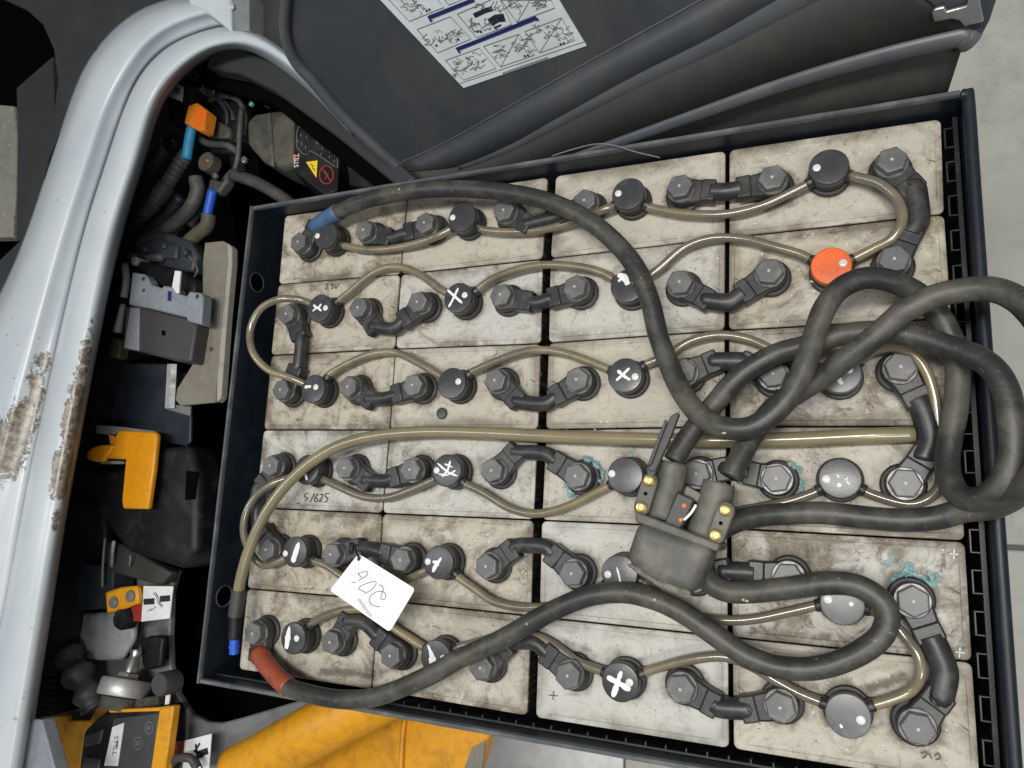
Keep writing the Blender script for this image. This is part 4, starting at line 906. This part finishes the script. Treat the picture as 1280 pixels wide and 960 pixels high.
for poly, z in (([(262,112),(292,118),(300,150),(276,152),(262,140)], -.09), ([(280,150),(303,146),(306,176),(284,178)], -.08), ([(258,168),(286,166),(288,190),(262,192)], -.085), ([(284,186),(302,182),(306,214),(288,214)], -.10), ([(240,110),(262,108),(262,128),(246,128)], -.10), ([(208,132),(232,128),(232,152),(212,154)], -.09)):
    part('relay', 'black_plastic', blk, poly, z, .04, .004)
part('terminal_strip', 'dirty_cover', blk, [(258,158),(272,150),(288,160),(286,172),(262,172)], -.07, .012, .003)
MB().tube(px3([(262,92,-.06),(262,104,-.055),(268,110,-.05),(266,118,-.06)]), .0012, 8, 5).build('green_wire', 'green_wire', blk, smooth='all')
MB().tube(px3([(250,94,-.06),(256,103,-.05),(252,112,-.055),(256,118,-.06)]), .0010, 8, 5).build('pale_wire', 'olive_conduit', blk, smooth='all')
MB().tube(px3([(268,96,-.06),(285,106,-.055),(303,113,-.05),(322,118,-.05)]), .004, 8, 6).build('loom', 'conduit', blk, smooth='all')
MB().lathe(at(314, 130, -.055), [(.004, -.003), (.004, .001), (.002, .002)], 10).build('green_terminal', 'green_wire', blk)
MB().tube(px3([(302,136,-.07),(300,165,-.07),(298,195,-.075),(294,212,-.08)]), .0045, 8, 5).build('loom', 'conduit', blk, smooth='all')
MB().tube(px3([(290,218,-.10),(320,228,-.10),(350,245,-.10),(370,260,-.10)]), .010, 10, 5).build('loom', 'conduit', blk, smooth='all')
def wires(name, lab, specs):
    w = thing(name, lab, 'wiring', at(*specs[0][0][0][:2], -.15))
    for pts, r, m_, ridge in specs:
        MB().tube(px3(pts), r, 12, 9 if ridge else 6, ridged=ridge or None).build('cable_run', m_, w, smooth='all')
    return w
wires('wire_bundle', 'tangle of dark cables at the top of the bay under the white lip', [
 ([(236,98,-.075),(258,92,-.075),(285,98,-.08),(312,112,-.085),(338,132,-.09)], .007, 'conduit', False),
 ([(228,120,-.09),(246,114,-.085),(270,122,-.085),(286,138,-.09),(296,160,-.095)], .006, 'conduit', False),
 ([(270,104,-.08),(274,124,-.075),(284,142,-.08),(282,168,-.085)], .004, 'navy_sheet', False),
 ([(262,126,-.08),(280,120,-.075),(298,126,-.075),(306,146,-.08),(304,176,-.085)], .0045, 'conduit', False),
 ([(246,172,-.085),(262,180,-.08),(284,182,-.08),(300,192,-.085)], .006, 'conduit', False)])
wires('wire_bundle', 'dark corrugated hoses running down beside the white pillar', [
 ([(196,170,-.10),(182,196,-.10),(165,228,-.105),(150,262,-.11),(138,300,-.115)], .012, 'conduit', True),
 ([(226,246,-.10),(212,266,-.105),(192,284,-.11),(172,300,-.115),(158,322,-.12)], .010, 'navy_sheet', False),
 ([(240,252,-.11),(228,276,-.11),(210,296,-.11),(196,318,-.115)], .009, 'conduit', True),
 ([(250,240,-.12),(246,262,-.12),(236,282,-.12)], .010, 'conduit', False)])
ct = thing('contactor', 'dark blue grey contactor block above the latch connector', 'contactor', at(195, 312, -.14))
part('contactor_body', 'navy_block', ct, [(166,296),(200,288),(236,300),(246,318),(240,340),(200,334),(166,330)], -.085, .03, .005)
part('contactor_lid', 'navy_block', ct, [(176,303),(198,297),(222,306),(220,324),(184,321)], -.078, .01, .004)
for (x, y) in ((182,312),(206,308),(232,316)): MB().lathe(at(x, y, -.077), [(.006, -.01), (.006, .003), (.004, .005)], 12).build('terminal', 'latch_dark', ct, smooth=True)
sd2 = thing('side_housing', 'dusty dark panel between the pillar and the latch connector', 'panel', at(145, 430, -.16))
part('panel', 'navy_sheet', sd2, [(150,325),(170,335),(150,420),(140,470),(120,560),(104,560),(122,440)], -.115, .02, .006)
part('lower_panel', 'black_plastic', sd2, [(108,560),(132,560),(130,640),(132,730),(92,740),(92,650)], -.115, .02, .006)
for k in range(7): MB().tube(px3([(100 - k * .6, 640 + k * 9, -.113), (112 - k * .5, 641 + k * 9, -.113)]), .0022, 6, 2).build('vent_rib', 'conduit', sd2, smooth='all')
tr = thing('terminal_cluster', 'black terminals poking up behind the tray corner', 'terminals', at(455, 215, -.14))
part('block', 'black_plastic', tr, [(432,196),(452,202),(484,216),(470,236),(436,232)], -.07, .05, .003)
for (x, y) in ((452,213),(466,217)): MB().lathe(at(x, y, -.07), [(.004, -.002), (.004, .006), (.002, .008)], 10).build('stud', 'wrap_grey', tr)

# sand coloured plate and latch
sp_ = thing('cover_plate', 'long sand coloured metal plate standing between latch and tray', 'plate', at(255, 410, -.10))
part('plate', 'sand_plate', sp_, [(256,303),(278,301),(283,303),(284,330),(277,400),(271,470),(269,503),(225,507),(219,500),(221,486),(242,453),(247,424),(253,372),(253,330)], -.070, .006, .0015)
part('bent_edge', 'sand_edge', sp_, [(283,303),(289.5,308),(289.5,330),(283,400),(278,470),(276,497),(270,503),(271,470),(277,400),(284,330)], -.0665, .014, .002)
for (x, y) in ((251.5,437.5),(264.5,436.5)):
    MB().lathe(at(x, y, -.070), [(.0034, -.001), (.0034, .0008), (.0022, .0010), (.002, .0004)], 12).build('rivet', 'latch_dark', sp_)
la = thing('latch_connector', 'blue grey latch frame clamped on a dark square connector', 'connector', at(190, 390, -.12))
q = lambda L: [(100 + x / 4.8, 320 + y / 4.8) for x, y in L]
part('latch_frame', 'latch_grey', la, q([(312,95),(385,108),(408,135),(422,168),(490,192),(500,175),(575,188),(590,225),(640,240),(655,210),(725,220),(737,255),(725,412),(640,390),(638,368),(410,312),(290,292)]), -.030, .02, .003)
blk2 = part('connector_block', 'latch_dark', la, q([(270,296),(360,306),(410,314),(640,370),(700,405),(662,637),(540,622),(350,572),(252,556)]), -.044, .05, .004)
part('block_ridge', 'latch_grey', blk2, q([(300,305),(355,312),(350,568),(262,552)]), -.0425, .004, .0015)
part('socket_hole', 'void', blk2, q([(490,445),(512,448),(512,478),(490,475)]), -.0435, .002, 0)
part('white_tab', 'white_print', la, q([(568,86),(602,90),(596,140),(590,222),(575,222),(550,185)]), -.024, .004, .001)
part('slot', 'navy_print', la, q([(527,210),(550,212),(547,272),(524,268)]), -.0296, .001, 0)
for (x, y, r) in ((383,137,.0036), (705,243,.0034), (383,207,.0028)):
    c = at(100 + x / 4.8, 320 + y / 4.8, -.030)
    MB().lathe(c, [(r, -.001), (r, .0008), (r * .75, .0010), (r * .7, .0003), (r * .3, .0003), (r * .25, .0009)], 14).build('screw', 'latch_dark', la)
MB().tube(px3([(156,331,-.045),(158,350,-.04),(155,372,-.04)]), .006, 10, 4).build('lever', 'latch_grey', la, smooth='all')
MB().tube(px3([(154,380,-.042),(150,400,-.046),(147,415,-.05)]), lambda u: .0045 + .003 * u, 10, 4).build('lever', 'latch_grey', la, smooth='all')
part('foot', 'olive_conduit', la, q([(160,485),(235,495),(240,550),(225,612),(150,605),(152,540)]), -.075, .02, .003)
part('socket_back', 'black_plastic', la, q([(330,20),(560,70),(690,140),(690,215),(640,235),(590,220),(420,165),(390,105),(320,90)]), -.055, .03, .004)
MB().tube(px3([(150,318,-.07),(175,322,-.075),(205,322,-.08)]), .008, 8, 4).build('cable_stub', 'conduit', la, smooth='all')
MB().lathe(at(171, 327, -.055), [(.008, -.02), (.008, .004), (.006, .006)], 12).build('boss', 'grey_cast', la, smooth=True)
mbw = MB().tube(px3([(236,320,-.05),(243,328,-.05),(247,338,-.05),(243,346,-.055)]), .0016, 8, 5); mbw.build('ring_terminal', 'olive_conduit', la, smooth='all')
# navy sheet, foil
ns = thing('insulating_sheet', 'dark navy sheet hanging below the latch connector', 'sheet', at(180, 500, -.14))
part('sheet', 'navy_sheet', ns, [(126,452),(205,455),(240,470),(238,552),(232,558),(120,532)], -.105, .006, .002)
part('lower_edge', 'grey_cast', ns, [(120,530),(155,533),(185,540),(185,546),(118,543)], -.100, .004, .001)
fo = thing('foil_strip', 'crumpled silver foil strip beside the sand coloured plate', 'foil', at(216, 480, -.09))
mb = MB(); rowsF = []
for k in range(13):
    y = 455 + k * 4.6; xo = -k * .25
    rowsF.append([at(209 + xo, y, -.078 + .004 * noise.noise(Vector((k * .9, 0, 0)))), at(214 + xo, y, -.072 + .005 * noise.noise(Vector((k * .9, 3, 0)))), at(221 + xo, y, -.079 + .004 * noise.noise(Vector((k * .9, 7, 0)))), at(219 + xo, y, -.085)])
mb.loft(rowsF); mb.build('foil', 'foil', fo, smooth=True)
part('grey_foot', 'wrap_grey', fo, [(213,500),(220,506),(238,508),(237,520),(206,511)], -.082, .004, .001)
# orange hook
hk = thing('release_hook', 'bright orange flat hook shaped release lever', 'lever', at(165, 590, -.12))
q6 = lambda L: [(50 + x / 4.8, 500 + y / 4.8) for x, y in L]
part('hook_plate', 'orange_hook', hk, q6([(470,178),(690,192),(700,212),(680,420),(645,655),(495,652),(488,600),(512,356),(380,350),(430,275),(448,220)]), -.060, .010, .003)
part('hook_ear', 'orange_hook', hk, q6([(272,338),(285,305),(312,282),(360,268),(420,268),(440,276),(384,352),(372,370),(330,370),(290,360)]), -.055, .010, .003)
part('hook_return', 'orange_plastic', hk, q6([(408,205),(448,220),(428,272),(420,265)]), -.062, .006, .001)
part('grey_backing', 'seam_grey', hk, q6([(335,148),(470,160),(690,186),(680,196),(470,186),(440,210),(335,200)]), -.068, .006, .001)
part('grey_backing', 'grey_cast', hk, q6([(370,362),(500,366),(496,384),(360,384)]), -.072, .006, .001)
# black housing under the hook
bh = thing('motor_housing', 'black moulded housing behind the orange hook', 'housing', at(180, 640, -.2))
part('housing_shell', 'black_plastic', bh, [(112,585),(152,585),(190,560),(236,556),(248,600),(246,690),(225,712),(190,700),(158,690),(140,668),(118,640)], -.085, .06, .012, seg=4)
part('slot', 'void', bh, [(233,588),(246,590),(243,624),(231,625)], -.0838, .002, 0)
part('housing_foot', 'hood_skirt', bh, [(133,676),(150,680),(214,716),(200,732),(135,715),(130,700)], -.10, .02, .004)
MB().tube(px3([(131.5,672,-.09),(129,700,-.09),(128,734,-.09)]), .0018, 8, 4).build('edge_rail', 'wrap_grey', bh, smooth='all')
MB().tube(px3([(142.5,676,-.088),(141,690,-.09),(140,708,-.095)]), .0030, 8, 4).build('edge_rail', 'grey_cast', bh, smooth='all')
MB().tube(px3([(163,694,-.09),(163,700,-.09),(162,708,-.095)]), .0016, 8, 4).build('edge_rail', 'wrap_grey', bh, smooth='all')
# orange bracket with two round bolts, black knob, stickers
ob_ = thing('bolt_bracket', 'small orange bracket with two round grey bolts', 'bracket', at(152, 750, -.12))
part('bracket_plate', 'orange_paint', ob_, [(131,740),(150,734),(171,732),(173,754),(153,762),(133,767)], -.085, .010, .003)
for (x, y) in ((143,753),(164,745)): MB().lathe(at(x, y, -.085), [(.0088, -.001), (.009, .003), (.0075, .0042), (.001, .0045)], 18).build('bolt', 'grey_wall', ob_, smooth=True)
kn = MB().lathe(at(150, 774, -.085), [(.0165, -.02), (.017, -.004), (.014, .001), (.006, .002), (.005, -.001), (.001, -.001)], 22).build('black_knob', 'black_plastic', smooth=True)
tag(kn, 'round black knob below the orange bracket', 'knob')
def sticker(lab, red, white, z, dark):
    s = thing('warning_sticker', lab, 'sticker', at(*white[0], z))
    part('red_band', 'red_strip', s, red, z, .0012, 0)
    part('white_panel', 'white_print', s, white, z, .0012, 0)
    mb = MB()
    for st, w in dark: mb.ribbon([at(40 + x / 3.69, 700 + y / 3.69, z + .0002) for x, y in st], w, UP, .0002)
    mb.build('pictogram', 'ink', s); return s
sticker('white and red pictogram sticker beside the orange bracket', [(165,734),(179,732.5),(176,777),(164,776)], [(179.5,732.5),(216.5,733),(212,773),(176.5,777)], -.095,
        [([(515,193),(565,190)], .009), ([(590,180),(637,176)], .009), ([(560,150),(575,170),(580,195),(600,218)], .0012), ([(570,150),(585,175),(588,195),(605,212)], .0012), ([(530,238),(550,225),(548,235),(572,215)], .001)])
sticker('white pictogram sticker with arrows near the orange beam', [(220,927),(230,926),(227,950),(216,945)], [(231,926),(264.5,917),(261,962),(228,962)], -.115,
        [([(755,850),(765,915)], .004), ([(745,880),(770,890)], .003), ([(775,845),(752,880)], .003), ([(770,895),(812,880)], .009), ([(740,910),(790,905)], .003), ([(765,915),(785,960)], .003)])
# brake cylinder: disc, nut, stud
bc = thing('steering_shaft', 'shiny steel disc with a threaded stud in the lower left bay', 'shaft', at(160, 870, -.15))
ax = (at(166, 808, -.055) - at(158, 862, -.11)).normalized(); ca = at(157, 858, -.11)
ax = Vector((-.02, 1.0, -.29)).normalized(); ca = at(155, 862, -.10)
MB().lathe(ca, [(.035, -.010), (.0365, -.008), (.0365, .012), (.034, .015), (.02, .0155)], 40, ax).build('steel_disc', 'alu', bc, smooth=True)
MB().lathe(ca, [(.0165, .0150), (.0165, .023), (.014, .0245)], 6, ax).build('nut', 'steel', bc)
MB().lathe(ca, [(.0100, .024), (.0100, .042), (.0080, .046), (.0075, .050), (.0092, .054), (.0085, .058), (.001, .059)], 18, ax).build('stud', 'steel', bc, smooth=True)
MB().lathe(ca, [(.026, -.03), (.028, -.012), (.02, -.0105)], 24, ax).build('bearing', 'dirty_cover', bc, smooth=True)
rc = MB().lathe(at(198.5, 856, -.07), [(.0165, -.03), (.017, -.004), (.015, 0), (.001, .0006)], 24).build('round_cap', 'latch_dark', smooth=True)
tag(rc, 'round dark grey cap right of the steel disc', 'cap')
rb = thing('rubber_bellows', 'rough black rubber boot left of the steel disc', 'rubber boot', at(100, 850, -.15))
MB().tube(px3([(84,815,-.10),(95,838,-.095),(108,862,-.095),(118,885,-.10)]), lambda u: .020 + .004 * math.sin(u * 19), 14, 8, wob=.15).build('bellows', 'conduit', rb, smooth='all')
part('rib_block', 'black_plastic', rb, [(174,800),(186,795),(204,796),(200,834),(186,838),(177,832)], -.125, .012, .004)
# orange panel and black control box
op = thing('orange_panel', 'orange painted panel behind the black control box', 'panel', at(80, 930, -.2))
part('panel', 'orange_paint', op, [(52,905),(60,895),(84,893),(86,901),(112,900),(128,870),(134,871),(132,892),(106,912),(100,970),(80,970),(64,945)], -.125, .01, .003)
part('upright', 'orange_paint', op, [(122,872),(134,871),(132,892),(116,900)], -.118, .008, .002)
cb_ = thing('control_box', 'black control box with a white nameplate in an orange frame', 'control box', at(165, 930, -.2))
part('box_shell', 'black_plastic', cb_, [(104,914),(130,890),(198,886),(196,930),(192,975),(96,975)], -.095, .05, .006, seg=3)
part('face', 'hood', cb_, [(142,898),(197,892),(192,975),(128,975)], -.093, .004, .001)
part('moulding', 'latch_dark', cb_, [(106,918),(128,912),(124,930),(104,935)], -.092, .006, .003)
part('moulding', 'latch_dark', cb_, [(104,945),(124,948),(122,972),(100,972)], -.092, .006, .003)
npz = -.0915
nm = part('nameplate', 'white_print', cb_, [(140.5,909),(155,903.5),(147,957.5),(130,957)], npz, .001, 0)
a0, a1 = at(139, 948, npz), at(147, 915, npz)
text_on('STILL', at(144, 932, npz + .0004), at(142.6, 948, npz) - at(146, 916, npz), UP, .0125, 'grey_ink', nm)
MB().prism(PP([(145.5,926),(148,925),(147,934),(144.5,935)], npz + .0004), UP, .0004).build('emblem', 'red_print', nm)
for (x, y) in ((186.5,909.5),(173,929)):
    c = at(x, y, -.0925); ringp = [c + Vector((math.cos(a) * .0082, math.sin(a) * .0082, 0)) for a in [2 * math.pi * i / 20 for i in range(21)]]
    r_ = MB().ribbon(ringp, .0012, UP, .0004).build('round_mark', 'wrap_grey', cb_)
    mb = MB()
    for dx in (-2.2, 0, 2.2): mb.ribbon([at(x + dx * .8, y - 3, -.0925), at(x + dx * .8 - .6, y + 3, -.0925)], .0016, UP, .0004)
    mb.build('symbol', 'wrap_grey', r_)
part('frame_bar', 'orange_paint', cb_, [(135,887.5),(198,884.5),(216,882),(214,888),(198,889),(137,891)], -.080, .012, .001)
part('frame_bar', 'orange_paint', cb_, [(199,886),(217,882.5),(205,970),(187,970)], -.078, .014, .002)
part('clamp', 'dirty_cover', cb_, [(140,872),(170,874),(196,870),(198,882),(160,886),(138,886)], -.10, .02, .003)
part('pale_strip', 'white_print', cb_, [(208,862),(213,860),(211,880),(206,881)], -.09, .002, 0)
cl = thing('hose_clip', 'rusty grey clip beside the arrow sticker', 'clip', at(225, 955, -.13))
MB().tube(px3([(213,956,-.10),(222,948,-.09),(238,948,-.09),(246,960,-.095)]), .006, 12, 5).build('clip_band', 'latch_dark', cl, smooth='all')
part('pillar_foot', 'latch_grey', body, [(34,906),(42,899),(52,900),(64,945),(73,978),(18,978)], .02, .02, .002)

# ------------------------------------------------------------------ hood (battery cover, opened)
H = Plane((.2, .055, .0), (-.10, -.90, .42))
hood = thing('battery_hood', 'open dark grey battery hood with an instruction sticker', 'hood', (.6, .1, -.1))
def hl(pts, d, n=40): return [H.at(x, y, d) for x, y in resamp(pts, n)]
NH = 40
L_edge = [(380,-60),(364,0),(352,30),(355,60),(372,88),(400,120),(440,156),(480,190),(505,210)]
# main panel with left rim
panel = [(363,-60),(358,0),(356,30),(360,56),(371,79),(392,102),(431,147),(485,198),(500,206),(562,174),(700,96),(854,11),(985,-62),(985,-140),(376,-140)]
MB().prism([H.at(x, y) for x, y in panel], H.n, .004).build('hood_panel', 'hood', hood)
MB().tube([H.at(x, y, .003) for x, y in [(372,-110),(361,-40),(358,0),(356,30),(360,56),(371,79),(392,102),(431,147),(485,198),(502,212)]], lambda u: .0055 + .003 * u, 16, 8).build('rolled_edge', 'hood_edge_highlight', hood, smooth='all')
fold3 = [(500,204),(562,175),(700,97),(854,12),(985,-60),(1040,-95)]
fold2 = [(512,214),(575,206),(640,179),(690,151),(790,96),(890,46),(960,6),(1090,-66)]
fold1 = [(520,262),(560,250),(640,225),(700,203),(805,165),(970,106),(1090,70),(1190,46),(1210,41)]
base1 = [(520,226),(600,222),(700,214),(853,196),(1000,172),(1100,150),(1160,130),(1195,118)]
def strip(rowsP, name, m):
    n = len(rowsP[0]); mb = MB(); vs = [p for r in rowsP for p in r]; fs = []
    for i in range(len(rowsP) - 1):
        for j in range(n - 1): fs.append((i * n + j, i * n + j + 1, (i + 1) * n + j + 1, (i + 1) * n + j))
    mb.add(vs, fs); o = mb.build(name, m, hood, smooth=True); s = o.modifiers.new('t', 'SOLIDIFY'); s.thickness = .003; s.offset = -1; return o
f3 = hl(fold3, 0); f2 = hl(fold2, .012)
strip([f3, f2], 'hood_bevel', 'hood')
top1 = [(512,212),(575,204),(650,180),(760,123),(854,70),(990,-4),(1090,-60),(1180,-60),(1262,-40),(1237,25),(1229,40),(1217,51)]
inner = [(512,215),(575,208),(640,182),(690,154),(790,99),(890,49),(960,9),(1090,-60)]
f2b = hl(inner, .010); f1 = hl(fold1, .016)
# flank: ruled between fold2 and fold1, then right end
strip([f2b, f1], 'hood_flank', 'hood_skirt')
MB().prism([H.at(x, y, .0155) for x, y in [(1085,-62),(1290,-90),(1245,0),(1237,25),(1229,40),(1212,44),(1209,41)]], H.n, .003).build('hood_corner', 'hood', hood)
FB = fold1[:-1] + [(1206,45),(1214,50)]
MB().tube([H.at(x, y, .0165 -   .55 * (.005 + .006 * i / (len(FB) - 1))) for i, (x, y) in enumerate(FB)], lambda u: .005 + .006 * u, 18, 8).build('fold_bead', 'hood_edge_highlight', hood, smooth='all')
FB = fold2[1:]
MB().tube([H.at(x, y,   .0105 - .86 * (.008 + .016 * i / (len(FB) - 1))) for i, (x, y) in enumerate(FB)], lambda u: .008 + .016 * u, 26, 8).build('fold_bead', 'hood_fold_highlight', hood, smooth='all')
MB().tube([H.at(x, y, .0) for x, y in fold3], .0012, 8, 8).build('crease', 'hood_edge_highlight', hood, smooth='all')
f1c = hl([(524,266),(560,255),(640,230),(700,208),(805,170),(970,112),(1090,77),(1165,60),(1204,56)], .008); bs1 = [H.at(x, y, -.02) for x, y in resamp([(524,290),(600,276),(700,250),(853,224),(1000,190),(1100,170),(1150,152),(1180,130)], NH)]
strip([f1c, bs1], 'hood_skirt', 'hood_skirt')
bracket = [(1100 + x / 7.11, y / 7.11) for x, y in [(462,120),(480,200),(640,170),(700,185),(728,212),(750,240),(925,195),(905,90),(885,-30),(790,-20),(775,48),(765,60),(600,103),(588,95),(575,60),(480,85)]]
MB().prism([H.at(x, y, .022) for x, y in bracket], H.n, .004).build('latch_bracket', 'steel', hood, bevel=.0012, smooth=True)
# instruction sticker
z1 = lambda L, d=.0012: [H.at(470 + x / 4.571, y / 4.571, d) for x, y in L]
stk = MB().prism(z1([(15,-10),(500,503),(1203,262),(1040,-10),(900,-330),(-250,-330)][:4], .001), H.n, .0008).build('instruction_sticker', 'sticker', hood)
mb = MB()
def poly_line(L, w=.0009, d=.0012): mb.ribbon(z1(L + [L[0]], d), w, H.n, .0002)
for L in ([(235,168),(425,95),(543,222),(352,302)], [(465,80),(700,-20),(775,140),(575,215)], [(397,345),(590,275),(685,390),(500,458)], [(615,265),(815,195),(905,315),(712,382)],
          [(850,180),(1060,102),(1135,230),(935,302)], [(70,-5),(190,122),(388,42),(350,-5)], [(715,0),(805,128),(1022,45),(1000,0)], [(390,-5),(415,28),(500,-5)]):
    poly_line(L)
for L in ([(712,382),(815,195)], [(935,302),(1060,102)], [(805,128),(880,0)], [(478,477),(1190,238)]): mb.ribbon(z1(L), .0007, H.n, .0002)
rnd = random.Random(11)
def scrib(cx, cy, w, h, n, ww=.0007):
    for k in range(n):
        x, y = cx + rnd.uniform(-w, w), cy + rnd.uniform(-h, h)
        L = [(x, y)]
        for _ in range(rnd.randint(2, 5)):
            x += rnd.uniform(-22, 22); y += rnd.uniform(-16, 16); L.append((x, y))
        mb.ribbon(z1(L, .0013), ww, H.n, .0002)
scrib(330, 232, 35, 14, 8); scrib(410, 205, 60, 20, 16); scrib(470, 185, 25, 22, 8); scrib(470, 385, 35, 45, 16, .0006); scrib(570, 345, 60, 50, 16); scrib(700, 290, 40, 30, 16, .0006); scrib(830, 260, 40, 50, 20)
scrib(930, 180, 70, 22, 14); scrib(1050, 190, 70, 45, 16, .0006); scrib(210, 40, 80, 30, 14); scrib(790, 25, 40, 20, 14); scrib(940, 25, 45, 20, 14); scrib(640, 40, 70, 25, 12); scrib(620, 150, 70, 30, 14)
for (x0, y0, x1, y1) in ((560, 100, 560, 170),): pass
mb.ribbon(z1([(545,100),(545,150),(560,180),(600,175)]), .0018, H.n, .0002); mb.ribbon(z1([(600,165),(650,130),(730,95)]), .001, H.n, .0002)
mb.build('printed_diagrams', 'thin_print', stk)['kind'] = 'stuff'
mb = MB(); mb.ribbon(z1([(560,90),(620,62),(665,48)]), .005, H.n, .0002); mb.ribbon(z1([(650,130),(690,105),(735,100)], .0012), .0085, H.n, .0002); mb.ribbon(z1([(675,160),(715,142)]), .002, H.n, .0002)
for (x, y) in ((290,62),(345,260),(470,225),(600,182),(580,180),(850,320),(868,316),(1055,252),(1073,247),(305,55)): mb.ribbon(z1([(x - 5, y + 2), (x + 5, y - 2)]), .0024, H.n, .0003)
x = 725
while x < 985:
    y = 418 - (x - 725) * .345; mb.ribbon(z1([(x, y - 4), (x + 5, y + 3)]), .0012, H.n, .0002); x += 9
mb.build('printed_marks', 'ink', stk)['kind'] = 'stuff'
mb = MB(); w = .0042
for L in ([(318,122),(300,102),(560,-2)], [(480,300),(460,283),(915,102),(924,118)]):
    mb.ribbon(z1(L, .0016), w, H.n, .0002)
mb.build('blue_line', 'navy_print', stk)
# thin loose wire along the tray rim
wire = MB().tube(px3([(690,195,.032),(715,187,.036),(745,180,.037),(768,182,.036),(795,190,.034),(825,197,.032)]), .0008, 6, 6).build('loose_wire', 'wrap_grey', smooth='all')
tag(wire, 'thin loose grey wire lying along the far tray rim', 'wire')
